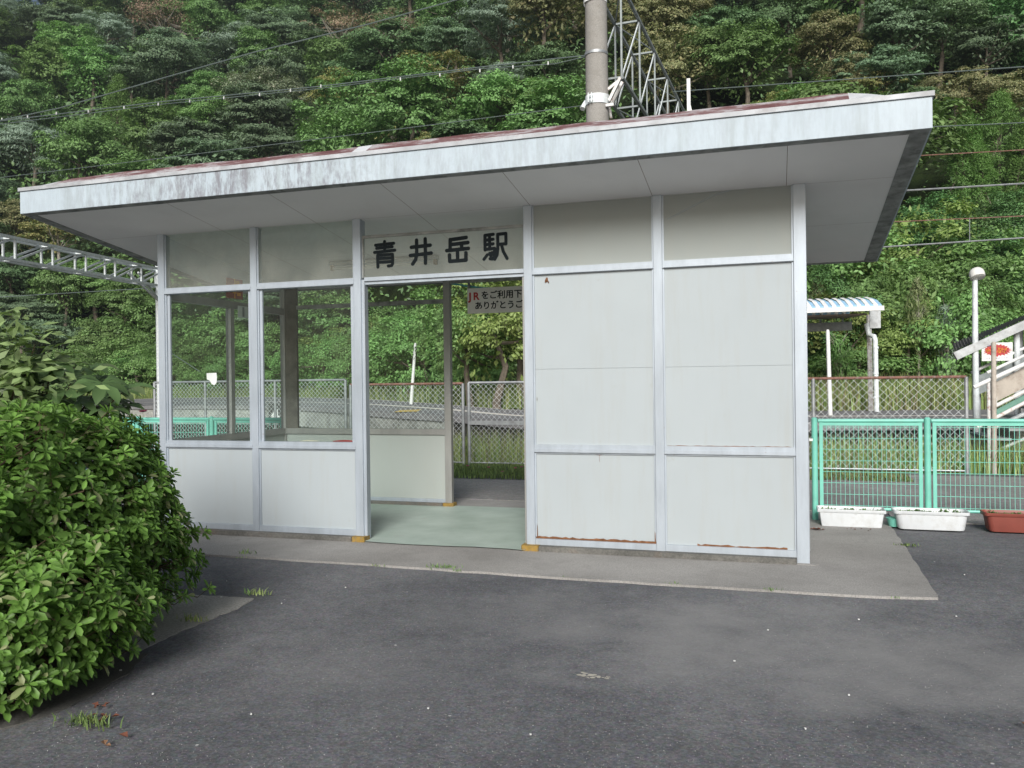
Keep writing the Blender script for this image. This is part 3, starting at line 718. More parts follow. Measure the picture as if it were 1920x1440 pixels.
# ------------------------------------------------------------------ chain link fences by the track
def chain_fence(lab, xs, y, z0, z1, rail_m, post_m, pitch=.095, mid=None, y_end=None):
    o = empty('chain_link_fence', (xs[0], y, z0)); tag(o, lab, 'fence')
    for x in xs: 
        m_ = MB(); m_.tube([(x, y, z0), (x, y, z1)], .030, 10); part(m_, 'post', post_m, o, True)
    m_ = MB(); m_.tube([(xs[0], y, z1), (xs[-1], y, z1)], .024, 10); part(m_, 'top_rail', rail_m, o, True)
    m_ = MB(); m_.tube([(xs[0], y, z0+.06), (xs[-1], y, z0+.06)], .015, 8); part(m_, 'bottom_rail', post_m, o, True)
    if mid: m_ = MB(); m_.box(xs[mid[0]], xs[mid[1]], y-.04, y+.02, mid[2]-.035, mid[2]+.035); part(m_, 'middle_rail', post_m, o)
    w = MB(); H = z1-z0-.06; X0, X1 = xs[0], xs[-1]; r_ = .0036; k = X0-H
    def clip(xa, za, xb, zb):
        out = []
        for (x_, z_2), (x2, z2) in (((xa, za), (xb, zb)), ((xb, zb), (xa, za))):
            if x_ < X0: f = (X0-x_)/(x2-x_); x_, z_2 = X0, z_2+(z2-z_2)*f
            elif x_ > X1: f = (x_-X1)/(x_-x2); x_, z_2 = X1, z_2+(z2-z_2)*f
            out.append((x_, z_2))
        return out
    while k < X1:
        if k+H > X0:
            (a1_, b1_), (a2_, b2_) = clip(k, z0+.06, k+H, z1); 
            if a2_-a1_ > .02: w.bar((a1_, y-.003, b1_), (a2_, y-.003, b2_), r_, r_, (0, 1, 0))
            (a1_, b1_), (a2_, b2_) = clip(k, z1, k+H, z0+.06)
            if a2_-a1_ > .02: w.bar((a1_, y+.003, b1_), (a2_, y+.003, b2_), r_, r_, (0, 1, 0))
        k += pitch
    part(w, 'wire_mesh', A_GALVL, o); return o
fy = 6.95
fxx = lambda px, py=750, y=fy: at_y(px, py, y).x
chain_fence('newer galvanised chain link fence behind the left windows', [fxx(290), fxx(385), fxx(516), fxx(648)], fy, 0, 1.585, A_GALV, A_GALV, .085)
chain_fence('rusty-railed chain link fence seen through the doorway', [fxx(656), fxx(867)], fy+.03, 0, 1.49, A_RUSTY, A_GALV, .10)
chain_fence('chain link gate section with a steel crossbar right of the doorway fence', [fxx(878), fxx(1060), fxx(1240)], fy+.03, 0, 1.50, A_GALV, A_GALV, .10, mid=(0, 2, .78))
chain_fence('weathered chain link fence with brown rail right of the building', [fxx(1380, y=7.3), fxx(1525, y=7.3), fxx(1812, y=7.3)], 7.3, -.02, 1.50, A_RUSTY, A_GALV, .125)

# ------------------------------------------------------------------ land beyond the station: rail bed, bank, hillside
def sm(x): x = max(0.0, min(1.0, x)); return x*x*(3-2*x)
def lerp_tab(tab, x):
    if x <= tab[0][0]: return tab[0][1]
    for (a_, b_), (c, d) in zip(tab, tab[1:]):
        if x <= c: return b_+(d-b_)*(x-a_)/(c-a_)
    return tab[-1][1]
UP2 = Vector((FWD.x, FWD.y, 0)).normalized(); RI2 = Vector((UP2.y, -UP2.x, 0))
def uv2xy(u, v): p = CAM+UP2*u+RI2*v; return p.x, p.y
def xy2uv(x, y): d = Vector((x-CAM.x, y-CAM.y, 0)); return d.dot(UP2), d.dot(RI2)
FOOT = [(-60, 70), (-25, 66), (-12, 56), (-4, 44), (4, 37), (12, 33), (40, 30)]       # where the slope begins, by lateral position
PLFAR = [(-40, 60), (-20, 57), (-10, 50), (-4, 38), (2, 30), (8, 28), (30, 26)]
def wav(x, y): return .5*math.sin(x*.11+1.3)*math.cos(y*.09)+.3*math.sin(x*.27+y*.21)+.2*math.sin(x*.5-y*.43)
def terrain(x, y):
    u, v = xy2uv(x, y); f = lerp_tab(FOOT, v); pf = lerp_tab(PLFAR, v)
    z = -.45
    z += .9*sm((u-pf+6)/5)
    if u > f:
        d = u-f; z += .80*d*sm(d/7)+1.4*wav(x, y)*sm(d/15)
        if d > 95: z -= .8*(d-95)*.3
    return z+.05*math.sin(x*1.3)*math.sin(y*1.7)
def grid(name, u0, u1, v0, v1, st, m, zoff=0):
    vs = []; fs = []; nu = int((u1-u0)/st); nv = int((v1-v0)/st)
    for i in range(nu+1):
        for j in range(nv+1):
            x, y = uv2xy(u0+(u1-u0)*i/nu, v0+(v1-v0)*j/nv); vs.append((x, y, terrain(x, y)+zoff))
    for i in range(nu):
        for j in range(nv): a_ = i*(nv+1)+j; fs.append((a_, a_+1, a_+nv+2, a_+nv+1))
    me = bpy.data.meshes.new(name); me.from_pydata(vs, [], fs); me.materials.append(m)
    me.polygons.foreach_set('use_smooth', [True]*len(fs)); o = bpy.data.objects.new(name, me); COL.objects.link(o); o['kind'] = 'structure'; return o
def m_forest_floor():
    s = NT('forest_floor'); c = s.ramp(s.noise(.6, 7, .7), [(.35, (.012, .016, .008, 1)), (.6, (.028, .045, .014, 1)), (.8, (.05, .06, .02, 1))])
    s.col(c).set(.95, 0, .1); s.bump(s.noise(1.5, 6, .7), 1.0, .6); return s.m
A_FOREST = m_forest_floor()
grid('hillside', 30, 190, -100, 90, 2.5, A_FOREST)
mb = MB()     # rail bed between the station yard and the platform
nb_ = 60
for i in range(nb_):
    xa_, xb_ = -70+i*2.5, -70+(i+1)*2.5
    for (ya, za), (yb_, zb_) in (((7.25, -.006), (7.9, -.35)), ((7.9, -.35), (12, -.47)), ((12, -.47), (72, -.55))):
        mb.add([(xa_, ya, za), (xb_, ya, za), (xb_, yb_, zb_), (xa_, yb_, zb_)], [(0, 1, 2, 3)])
def m_ballast():
    s = NT('ballast'); c = s.ramp(s.voro(9, out='Color'), [(.2, (.05, .04, .032, 1)), (.8, (.13, .105, .085, 1))]); s.col(c).set(.95, 0, .2); s.bump(s.voro(9), .8, .05); return s.m
struct(mb.build('rail_bed', m_ballast()))

# platform: a curving slab
EDGE = [(-1400, 45, 57), (-300, 45, 58), (0, 45, 57.5), (220, 44.5, 57), (300, 44, 56.5), (450, 42, 54), (520, 40, 52), (600, 37, 49), (690, 31.2, 43.5), (770, 28, 38.5), (850, 25.5, 34.5), (985, 21.3, 29.5), (1200, 19.6, 27), (1520, 19.2, 26.5), (1800, 18.8, 26), (2300, 18.5, 25.5)]
def pv(px, u): return (px-960)/FOC*u
near = [uv2xy(u, pv(px, u)) for px, u, _ in EDGE]
farp = []
for px, u, uf in EDGE: farp.append(uv2xy(uf, pv(px, uf)))
def zfar(px): return lerp_tab([(220, .66), (450, .76), (690, .70), (850, .58), (985, .5)], px)
PZ = .5
def refine(P, n=6):
    out = []
    for i in range(len(P)-1):
        p0 = Vector(P[max(i-1, 0)]); p1 = Vector(P[i]); p2 = Vector(P[i+1]); p3 = Vector(P[min(i+2, len(P)-1)])
        for k in range(n):
            t_ = k/n; out.append(.5*((2*p1)+(p2-p0)*t_+(2*p0-5*p1+4*p2-p3)*t_*t_+(3*p1-p0-3*p2+p3)*t_**3))
    out.append(Vector(P[-1])); return out
N3 = refine([(x, y, PZ) for x, y in near]); F3 = refine([(x, y, zfar(e_[0])) for (x, y), e_ in zip(farp, EDGE)])
pf = empty('station_platform', N3[40]); tag(pf, 'long curving concrete railway platform beyond the track', 'platform')
m_ = MB()
for i in range(len(N3)-1):
    m_.add([N3[i], N3[i+1], F3[i+1], F3[i]], [(0, 1, 2, 3)])
    b0, b1 = F3[i].copy(), F3[i+1].copy(); b0.z = b1.z = -.6; m_.add([F3[i], F3[i+1], b1, b0], [(0, 1, 2, 3)])
part(m_, 'slab', A_PLAT, pf)
m_ = MB(); D3 = Vector((0, 0, 1))
for i in range(len(N3)-1):
    d = (N3[i+1]-N3[i]); nrm = Vector((d.y, -d.x, 0)).normalized()*.07
    a_, b_ = N3[i], N3[i+1]; m_.add([a_+nrm-D3*.004, b_+nrm-D3*.004, b_+nrm-D3*.2, a_+nrm-D3*.2, a_-D3*.004, b_-D3*.004, b_-D3*.2, a_-D3*.2], [(0, 1, 2, 3), (4, 5, 1, 0), (3, 2, 6, 7)])
part(m_, 'coping', A_PLAT, pf)
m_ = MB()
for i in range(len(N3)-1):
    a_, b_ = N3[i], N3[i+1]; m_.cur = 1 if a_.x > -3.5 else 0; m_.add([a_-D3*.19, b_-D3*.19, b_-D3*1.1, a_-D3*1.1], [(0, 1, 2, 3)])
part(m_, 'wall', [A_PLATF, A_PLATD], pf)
def strip(P, Q, f0, f1, zo, name='edge_line'):
    m_ = MB()
    for i in range(len(P)-1):
        A_ = [P[j]+(Q[j]-P[j])*f+Vector((0, 0, zo)) for j in (i, i+1) for f in (f0, f1)]; m_.add([A_[0], A_[2], A_[3], A_[1]], [(0, 1, 2, 3)])
    part(m_, name, A_LINE, pf)
WL = refine([uv2xy(u, pv(px, u))+(PZ,) for px, u in ((-1400, 48.8), (-300, 49.2), (0, 49.5), (220, 49.5), (300, 48.8), (450, 47), (520, 45), (600, 42), (690, 37), (770, 33), (850, 29.6), (985, 24.4), (1200, 22.4), (1520, 21.9), (1800, 21.3), (2300, 21))])
def strip2(P, w, zo):
    m_ = MB()
    for i in range(len(P)-1):
        A_ = []
        for j in (i, i+1):
            q_ = (F3[j]-N3[j]); f = 0; 
            t_ = (P[j]-N3[j]).dot(q_)/q_.dot(q_); zz = N3[j].z+(F3[j].z-N3[j].z)*t_+zo
            d = (P[min(j+1, len(P)-1)]-P[max(j-1, 0)]); nn = Vector((-d.y, d.x, 0)).normalized()*w/2
            A_ += [Vector((P[j].x, P[j].y, zz))-nn, Vector((P[j].x, P[j].y, zz))+nn]
        m_.add([A_[0], A_[2], A_[3], A_[1]], [(0, 1, 2, 3)])
    part(m_, 'edge_line', A_LINE, pf)
strip2(WL, .42, .008); strip(N3, F3, .955, .985, .008)
def slab_z(p_):
    j = min(range(len(N3)), key=lambda k: abs((p_-N3[k]).cross(F3[k]-N3[k]).z)/(F3[k]-N3[k]).length if 0 < (p_-N3[k]).dot(F3[k]-N3[k]) else 1e9)
    q_ = F3[j]-N3[j]; t_ = ((p_-N3[j]).x*q_.x+(p_-N3[j]).y*q_.y)/(q_.x**2+q_.y**2); return N3[j].z+q_.z*t_
c = at_z(757, 773.5, PZ)
for _ in range(5): c = at_z(757, 773.5, slab_z(c)+.015)
a_ = Vector((UP2.x, UP2.y, 0)); b_ = Vector((RI2.x, RI2.y, 0))
m_ = MB(); 
for (s0, s1, w0, w1) in ((-1.0, 1.0, -.40, .40),): m_.add([Vector((q_.x, q_.y, slab_z(q_)+.02)) for q_ in (c+b_*w0*1+a_*(s0*.8+1.2), c+b_*w1+a_*(s0*.8+1.2), c+b_*w1+a_*(s1*.8+1.2), c+b_*w0+a_*(s1*.8+1.2))], [(0, 1, 2, 3)])
part(m_, 'yellow_mark', mat('yellow_marking', (.60, .42, .06), .7, 0, .1, 6, (.3, .27, .2), .4), pf)

# stop position plate with the figure 4 on the platform wall
u4 = 39.6
q = at_u(517, 777, u4); pl4 = MB(); hw, hh = .33, .52
def P4(sx, sz, f=0): return q+b_*sx+Vector((0, 0, sz))-a_*f
pl4.add([P4(-hw, -hh), P4(hw, -hh), P4(hw, hh), P4(-hw, hh), P4(-hw, -hh, .04), P4(hw, -hh, .04), P4(hw, hh, .04), P4(-hw, hh, .04)], [(3, 2, 1, 0), (4, 5, 6, 7), (0, 1, 5, 4), (1, 2, 6, 5), (2, 3, 7, 6), (3, 0, 4, 7)])
o4 = pl4.build('stop_sign', mat('black_plate', (.03, .035, .03), .6)); tag(o4, 'small black plate with a white 4 at the platform edge', 'sign')
m_ = MB()
for s0, s1 in (((.08, -.26), (.08, .26)), ((.08, .26), (-.18, -.10)), ((-.18, -.10), (.2, -.10))): m_.bar(P4(*s0, .045), P4(*s1, .045), .085, .085, a_)
attach(m_.build('numeral', A_WHITE), o4)
# poles on the platform
def pole(name, lab, cat, px, ytop, ybot, u, r0, r1, m, lean=0):
    b0 = at_u(px, ybot, u); t0 = at_u(px+lean, ytop, u); m_ = MB(); m_.tube([b0-Vector((0, 0, .3)), b0, b0+(t0-b0)*.97, t0], [r0, r0, r1, r1*.6], 12); return tag(m_.build(name, m, smooth=True), lab, cat)
pole('platform_post', 'white leaning post on the platform seen through the doorway', 'post', 771, 643, 754, 36, .075, .06, A_WHITE, 8)
pole('platform_post', 'thin white post under the blue platform shelter roof', 'post', 1557, 618, 779, 22.5, .058, .05, A_WHITE, -5)

# platform shelter
ush = 25
def shp(px, py, du=0): return at_u(px, py, ush+du)
sh = empty('platform_shelter', at_u(1580, 775, ush)); tag(sh, 'platform shelter with curved white and blue corrugated roof on white posts', 'shelter')
m_ = MB(); ribs = 17; L0 = shp(1370, 566); L1 = shp(1622, 557)
ax = (L1-L0).normalized(); m_.cur = 0
for k in range(ribs*2):
    c0 = L0+(L1-L0)*(k/(ribs*2)); c1 = L0+(L1-L0)*((k+1)/(ribs*2)); m_.cur = k % 2; ro = 0.0 if k % 2 else .035
    prev = None
    for j in range(9):
        an = PI*.04+PI*.92*j/8; dy = -math.cos(an)*1.25; dz = math.sin(an)*(.55+ro)-.42
        p_ = (c0+a_*dy*1+Vector((0, 0, dz-.16)), c1+a_*dy+Vector((0, 0, dz-.16)))
        if prev: m_.add([prev[0], prev[1], p_[1], p_[0]], [(0, 1, 2, 3)])
        prev = p_
part(m_, 'roof', [A_WHITE, A_BLUE], sh)
m_ = MB(); e0 = L0-a_*1.24+Vector((0, 0, -.44)); e1 = L1-a_*1.24+Vector((0, 0, -.44)); m_.bar(e0, e1, .08, .13); part(m_, 'gutter', A_WHITE, sh)
m_ = MB(); e0 = L0-a_*.4+Vector((0, 0, -.58)); e1 = L1-a_*.4-ax*.4+Vector((0, 0, -.58)); m_.bar(e0, e1, 1.3, .04); part(m_, 'ceiling', mat('brown_ceiling', (.16, .125, .10), .8), sh)
m_ = MB(); e0 = L0+a_*.3+Vector((0, 0, -.84)); e1 = L1+a_*.3-ax*.3+Vector((0, 0, -.84)); m_.bar(e0, e1, .1, .26)
for f in (.55, .75, .93): m_.bar(e0+(e1-e0)*f, e0+(e1-e0)*f+Vector((0, 0, .4)), .05, .05, (0, 1, 0))
part(m_, 'beam', A_GALVD, sh)
for px, w, mm, yt, nm in ((1632, .072, A_WHITEW, 590, 'post'), (1500, .072, A_WHITEW, 592, 'post')):
    b0 = shp(px+1, 772); t0 = shp(px-3, yt); m_ = MB(); m_.tube([b0, t0], w, 12); part(m_, nm, mm, sh, True)
b0 = shp(1644, 776, -.5); t0 = shp(1641, 637, -.5); m_ = MB(); m_.tube([b0, t0, t0+Vector((-.02, .05, .10)), t0+Vector((-.14, .3, .17)), t0+Vector((-.2, .35, .5))], .072, 10)
for py in (652, 745, 700): q_ = shp(1642, py, -.5); m_.tube([q_-D3*.03, q_+D3*.03], .085, 10)
part(m_, 'drainpipe', A_GALVL, sh, True)
m_ = MB(); b0 = shp(1630, 776); m_.box(b0.x-.22, b0.x+.22, b0.y-.22, b0.y+.22, b0.z-.25, b0.z+.06); part(m_, 'footing', A_PLATF, sh)
m_ = MB(); c_ = shp(1640, 597); m_.bar(c_+D3*.3, c_-D3*.3, .3, .3, (0, 1, 0)); part(m_, 'junction_box', A_GALV, sh)

# ------------------------------------------------------------------ concrete pole with lattice beam
PY = 7.75
b0 = at_y(1119, 150, PY); dep = (b0-CAM).dot(FWD); rp = 21.5/FOC*dep
t0 = at_y(1116, -120, PY)
cp = empty('catenary_pole', (b0.x, PY, 0)); tag(cp, 'tall round concrete pole rising behind the roof with steel bands', 'pole')
m_ = MB(); m_.tube([(b0.x+.06, PY, -.3), (b0.x+.02, PY, 4), (b0.x, PY, 7), (t0.x, PY, 10)], [rp*1.12, rp*1.03, rp*.98, rp*.90], 28); part(m_, 'shaft', A_CPOLE, cp, True)
def band(px, py, h, m, r_=1.03, name='band'):
    c = at_y(px, py, PY); m_ = MB(); m_.tube([c-D3*h/2, c+D3*h/2], rp*r_, 28, False); m_.tube([c-D3*h/2, c+D3*h/2], rp*r_*.985, 28, False); part(m_, name, m, cp, True); return c
band(1116, 5, .055, A_WHITE); band(1118, 103, .05, A_GALV); c1 = band(1120, 190, .17, A_GALVL, 1.05)
m_ = MB()
for dx in (-.03, .03): m_.box(c1.x-.08+dx-.008, c1.x-.08+dx+.008, PY-rp-.06, PY-rp*1.03, c1.z-.085, c1.z+.085)
for dz in (-.04, .04): m_.tube([(c1.x-.13, PY-rp-.04, c1.z+dz), (c1.x-.03, PY-rp-.04, c1.z+dz)], .012, 6)
m_.tube([at_y(1098, 190, PY), at_y(1092, 204, PY-.1)], [.03, .05], 8)
part(m_, 'clamp', A_GALVL, cp)
m_ = MB(); 
for s_ in (-.1, .12): m_.bar(at_y(1142, 193, PY)+Vector((.02, s_, 0)), at_y(1163, 150, PY)+Vector((.02, s_, 0)), .05, .07, (0, 1, 0)); 
m_.bar(at_y(1136, 198, PY-.12), at_y(1151, 196, PY-.12), .05, .06, (0, 1, 0)); m_.bar(at_y(1140, 168, PY), at_y(1160, 152, PY), .05, .05, (0, 1, 0)); m_.bar(at_y(1143, 200, PY+.2), at_y(1146, 222, PY+.2), .04, .04, (0, 1, 0))
part(m_, 'bracket', A_WHITEW, cp)
# lattice beam running away across the tracks
def truss(parent, P, Q, w, h, n, rc, rb, mt, mb2, side=None):
    """square lattice beam; P, Q: centre of near and far end, w across, h high"""
    P = Vector(P); Q = Vector(Q); d = (Q-P).normalized(); sd_ = d.cross(D3).normalized(); 
    cor = lambda t_, i, j: P+(Q-P)*t_+sd_*(w/2*i)+D3*(h/2*j)
    for i in (-1, 1):
        for j in (-1, 1): m_ = MB(); m_.bar(cor(0, i, j), cor(1, i, j), rc, rc); part(m_, 'chord', mt, parent)
    v = MB(); dg = MB(); cr = MB()
    for k in range(n+1):
        t_ = k/n
        for i in (-1, 1): v.bar(cor(t_, i, -1), cor(t_, i, 1), rb, rb, d)
        for j in (-1, 1): cr.bar(cor(t_, -1, j), cor(t_, 1, j), rb*1.6 if j > 0 else rb, rb, D3)
        if k < n:
            for i in (-1, 1): dg.bar(cor(t_, i, -1), cor((k+1)/n, i, 1), rb, rb*.6, sd_)
            for j in (-1, 1): cr.bar(cor(t_, -1 if k % 2 else 1, j), cor((k+1)/n, 1 if k % 2 else -1, j), rb*.8, rb*.5, D3)
    part(v, 'uprights', mb2, parent); part(dg, 'diagonals', A_GALVL, parent); part(cr, 'cross_braces', mb2, parent)
# anchor: near upright foot at px (1163,140), upright top beyond the frame; lower right chord passes (1215,217)
k0 = at_y(1163, 145, PY+.35); hB = 1.72; wB = .50; bdir = Vector((ray(1530, 712).x, ray(1530, 712).y, 0)).normalized(); bs = bdir.cross(D3)
bc0 = k0-bs*(wB/2-.03)+D3*(hB/2)
lb = empty('lattice_beam', bc0); tag(lb, 'dark steel lattice beam running from the concrete pole away over the tracks', 'beam')
truss(lb, bc0, bc0+bdir*20.4, wB, hB, 12, .055, .034, A_GALVD, A_GALVD)
# second beam far left
lf0 = at_u(-160, 433, 27.5); lf1 = at_u(298, 501, 43.5); lf1.z = lf0.z = (lf0.z+lf1.z)/2
lf0 = Vector((at_u(-160, 440, 27.5).x, at_u(-160, 440, 27.5).y, 6.75)); e1_ = at_u(300, 500, 43); lf1 = Vector((e1_.x, e1_.y, 7.1))
lb2 = empty('lattice_beam', lf0); tag(lb2, 'pale steel lattice beam crossing the tracks at far left under the roof eave', 'beam')
truss(lb2, lf0, lf1, .5, .86, 7, .11, .075, A_GALVL, A_GALVL)
m_ = MB(); 
for s_ in (0, .5): m_.bar(at_u(240, 511, 40.5)+RI2*s_, at_u(300, 566, 43), .09, .09)
part(m_, 'knee_brace', A_GALVL, lb2)
c_ = at_u(300, 700, 43); pn = MB(); pn.tube([(c_.x, c_.y, -.4), (c_.x, c_.y, 8.2)], .17, 12); tag(pn.build('steel_mast', A_GALVL, smooth=True), 'slim steel mast carrying the far-left lattice beam, hidden by the corner post', 'mast')
c_ = lf0; pn = MB(); pn.tube([(c_.x-.3, c_.y-.3, -.4), (c_.x-.3, c_.y-.3, 8.2)], .17, 12); tag(pn.build('steel_mast', A_GALVL, smooth=True), 'steel mast at the near end of the far-left lattice beam, outside the left edge', 'mast')
# slim mast right of the beam
q = at_y(1291, 148, 10.4); q2 = at_y(1293, 215, 10.4)
mt = MB(); mt.bar((q2.x, 10.4, -.4), (q.x, 10.4, q.z), .07, .07, (0, 1, 0)); mt.bar((q2.x+.05, 10.4, q2.z), (q.x+.01, 10.4, q2.z+.25), .03, .03, (0, 1, 0)); tag(mt.build('steel_mast', A_WHITE), 'thin pale mast tip standing above the roof right of the lattice beam', 'mast')

# ------------------------------------------------------------------ overhead wires
def wire(lab, pts, r_, m=None, n=10, name='overhead_wire', clips=0, sag=0.0):
    P_ = [Vector(p) for p in pts]; out = []
    for i in range(len(P_)-1):
        for k in range(n):
            t_ = k/n; p_ = P_[i].lerp(P_[i+1], t_); p_.z -= sag*4*t_*(1-t_); out.append(p_)
    out.append(P_[-1])
    o = empty(name, P_[0]) if clips else None
    m_ = MB(); m_.tube(out, r_, 5)
    if not clips: return tag(m_.build(name, m or A_WIRE), lab, 'wire', 'overhead wires')
    tag(o, lab, 'wire', 'overhead wires'); part(m_, 'cable', m or A_WIRE, o)
    for cxp, cyp in clips:
        c = at_y(cxp, cyp, P_[0].y); m_ = MB(); m_.bar(c+D3*.035, c-D3*.025, .022, .022, (0, 1, 0)); part(m_, 'clip', A_WIREL, o)
    return o
Y1 = PY
wl1 = [(-260, 258), (0, 227), (300, 191), (600, 162), (900, 126), (1040, 110), (1099, 104)]
clips = [(4, 224), (52, 219), (106, 213), (166, 209), (233, 202), (297, 196), (356, 190), (420, 184), (487, 178), (545, 170), (602, 162), (751, 149), (825, 141), (900, 133), (962, 126), (1028, 119)]
wire('twin overhead cable with small white clips running left from the concrete pole', [at_y(a1, b1, Y1) for a1, b1 in wl1], .011, clips=clips, n=3)
wire('slacker lower strand of the clipped cable left of the concrete pole', [at_y(a1, b1+6+4*math.sin(a1*.02), Y1) for a1, b1 in wl1[:-1]]+[at_y(1099, 106, Y1)], .008, n=3)
wire('cable climbing from the left edge to the top of the picture', [at_y(a1, b1, Y1-.6) for a1, b1 in ((-200, 262), (0, 226), (110, 203), (300, 148), (480, 97), (696, 44), (840, 4), (960, -30))], .012, n=3)
wire('thin green wire from the left eave up to the pole bracket', [at_y(a1, b1, Y1) for a1, b1 in ((-200, 359), (0, 333), (300, 297), (700, 248), (1093, 198))], .0075, n=4)
wire('high wire from the lattice beam to the right edge', [at_y(a1, b1, 12) for a1, b1 in ((1262, 172), (1500, 155), (1920, 125), (2300, 98))], .011, n=4)
for py0, py1, rr_, lab, m2 in ((239, 230, .010, 'topmost wire right of the roof corner', None), (292, 281, .010, 'rust-brown wire second down on the right', A_RUSTY), (356, 344, .017, 'thick pale wire third down on the right', A_GALV), (414, 405, .010, 'thin brown wire fourth down on the right', A_RUSTY), (459, 446, .015, 'lowest pale contact wire on the right', A_GALV)):
    wire(lab, [at_y(1400, py0+(py0-py1)*1.6, 11.5), at_y(1720, py0, 11.5), at_y(1920, py1, 11.5), at_y(2300, py1-(py0-py1)*1.6, 11.5)], rr_, m2, n=4)
d_ = MB(); d_.tube([at_y(1818, 408, 11.5), at_y(1818, 452, 11.5)], .008, 5); tag(d_.build('dropper', A_GALV), 'short dropper joining the two lowest wires at right', 'wire')
wire('faint wire crossing the trees low at far left', [at_u(-100, 562, 44), at_u(0, 557, 44), at_u(287, 540, 44)], .02, n=4)
wire('wire dipping below the far-left lattice beam', [at_u(-100, 470, 42), at_u(150, 505, 42), at_u(287, 532, 42)], .02, n=4)
wire('guy wire slanting across the left window', [at_u(290, 642, 44), at_u(375, 697, 44)], .022, n=3)
# ------------------------------------------------------------------ footbridge stair at right
fb = empty('footbridge_stair', (9.2, 7.5, 0)); tag(fb, 'footbridge stairway with white pipe rails and grey roof climbing to the right edge', 'stairs')
YN, YF = 7.35, 9.2
def ext(p, q, f): return p+(q-p)*f
def srail(px0, py0, px1, py1, y, r_, m, f=3.0, name='rail'):
    p_ = at_y(px0, py0, y); q_ = at_y(px1, py1, y); m_ = MB(); m_.tube([p_, ext(p_, q_, f)], r_, 10); part(m_, name, m, fb, True); return p_, ext(p_, q_, f)
srail(1826, 726, 1884, 699.5, YN, .034, A_WHITE, 5.0, 'handrail')
srail(1861, 764, 1920, 734, YN, .030, A_WHITEW, 5)
srail(1832, 801, 1920, 756, YN, .030, A_WHITEW, 4)
srail(1862, 803, 1920, 776, YN+.5, .035, A_GALVL, 4)
srail(1862, 848, 1920, 823, YN+.5, .030, A_GALVL, 4)
srail(1821, 699, 1920, 653, YF, .026, A_WHITE, 4); srail(1851, 699, 1920, 667, YF-.4, .028, A_WHITE, 4)
def spanel(c4, y, th, m, name):
    P_ = [at_y(a1, b1, y) for a1, b1 in c4]; m_ = MB(); vs = P_+[p+Vector((0, th, 0)) for p in P_]
    m_.add(vs, [(0, 1, 2, 3), (7, 6, 5, 4), (0, 4, 5, 1), (1, 5, 6, 2), (2, 6, 7, 3), (3, 7, 4, 0)]); part(m_, name, m, fb)
spanel([(1868, 753), (2080, 650), (2080, 605), (1868, 716)], YN+.1, .03, A_BEIGE, 'side_panel')
spanel([(1864, 786), (2080, 678), (2080, 655), (1864, 770)], YN+.06, .03, A_TEALD, 'stringer')
spanel([(1830, 742), (1925, 700), (1925, 668), (1830, 706)], YF+.05, .03, A_GALVD, 'far_side_panel')
for px, yt, yb2, y, r_, m2 in ((1863, 641, 889, YN-.05, .036, A_BEIGE), (1855, 717, 889, YN+.02, .038, A_WHITEW), (1866, 740, 760, YN+.1, .02, A_WHITE), (1827, 662, 752, YF, .040, A_WHITEW), (1834, 662, 752, YF+.3, .035, A_GALV), (1906, 612, 690, YF, .05, A_GALVL), (1912, 615, 700, YF+.5, .05, A_GALV)):
    p_ = at_y(px, yt, y); q_ = at_y(px+1.5, yb2, y); q_.z = min(q_.z, .02) if yb2 > 800 else -.2 if y > 9 else q_.z
    m_ = MB(); m_.tube([q_, p_-D3*.02, p_], [r_, r_, r_*.6], 12); part(m_, 'post', m2, fb, True)
# roof: eave gutter and corrugated sheet
g0 = at_y(1790, 668, YF-.2); g1 = at_y(1920, 609, YF-.2); g2 = ext(g0, g1, 2.6)
m_ = MB(); m_.bar(g0, g2, .14, .14); part(m_, 'gutter', A_GALV, fb)
m_ = MB(); h0 = at_y(1786, 655, YF+1.6); h2 = ext(h0, at_y(1898, 612, YF+1.6), 2.8); nn = 60
for k in range(nn):
    for s_ in (0, 1):
        t0_, t1_ = (k+s_*.5)/nn, (k+s_*.5+.5)/nn; dz0, dz1 = (.0, .035) if s_ == 0 else (.035, 0)
        m_.add([g0.lerp(g2, t0_)+D3*(.08+dz0), g0.lerp(g2, t1_)+D3*(.08+dz1), h0.lerp(h2, t1_)+D3*(.1+dz1), h0.lerp(h2, t0_)+D3*(.1+dz0)], [(0, 1, 2, 3)])
part(m_, 'roof', mat('grey_corrugated_sheet', (.13, .13, .125), .7, .1, .25, 5), fb)
# steps inside
m_ = MB(); s0 = at_y(1850, 790, YN+.3)
for k in range(14): m_.box(s0.x+.27*k, s0.x+.27*k+.30, YN+.12, YF-.05, s0.z-.25+.15*k-.04, s0.z-.25+.15*k)
part(m_, 'treads', A_GALVD, fb)
m_ = MB(); q = at_z(1826, 755, .45); m_.box(9.75, 12.6, 9.5, 11.4, -.5, .62); m_.box(9.5, 9.75, 9.6, 11.3, -.5, .35); part(m_, 'concrete_base', A_PLATF, fb)
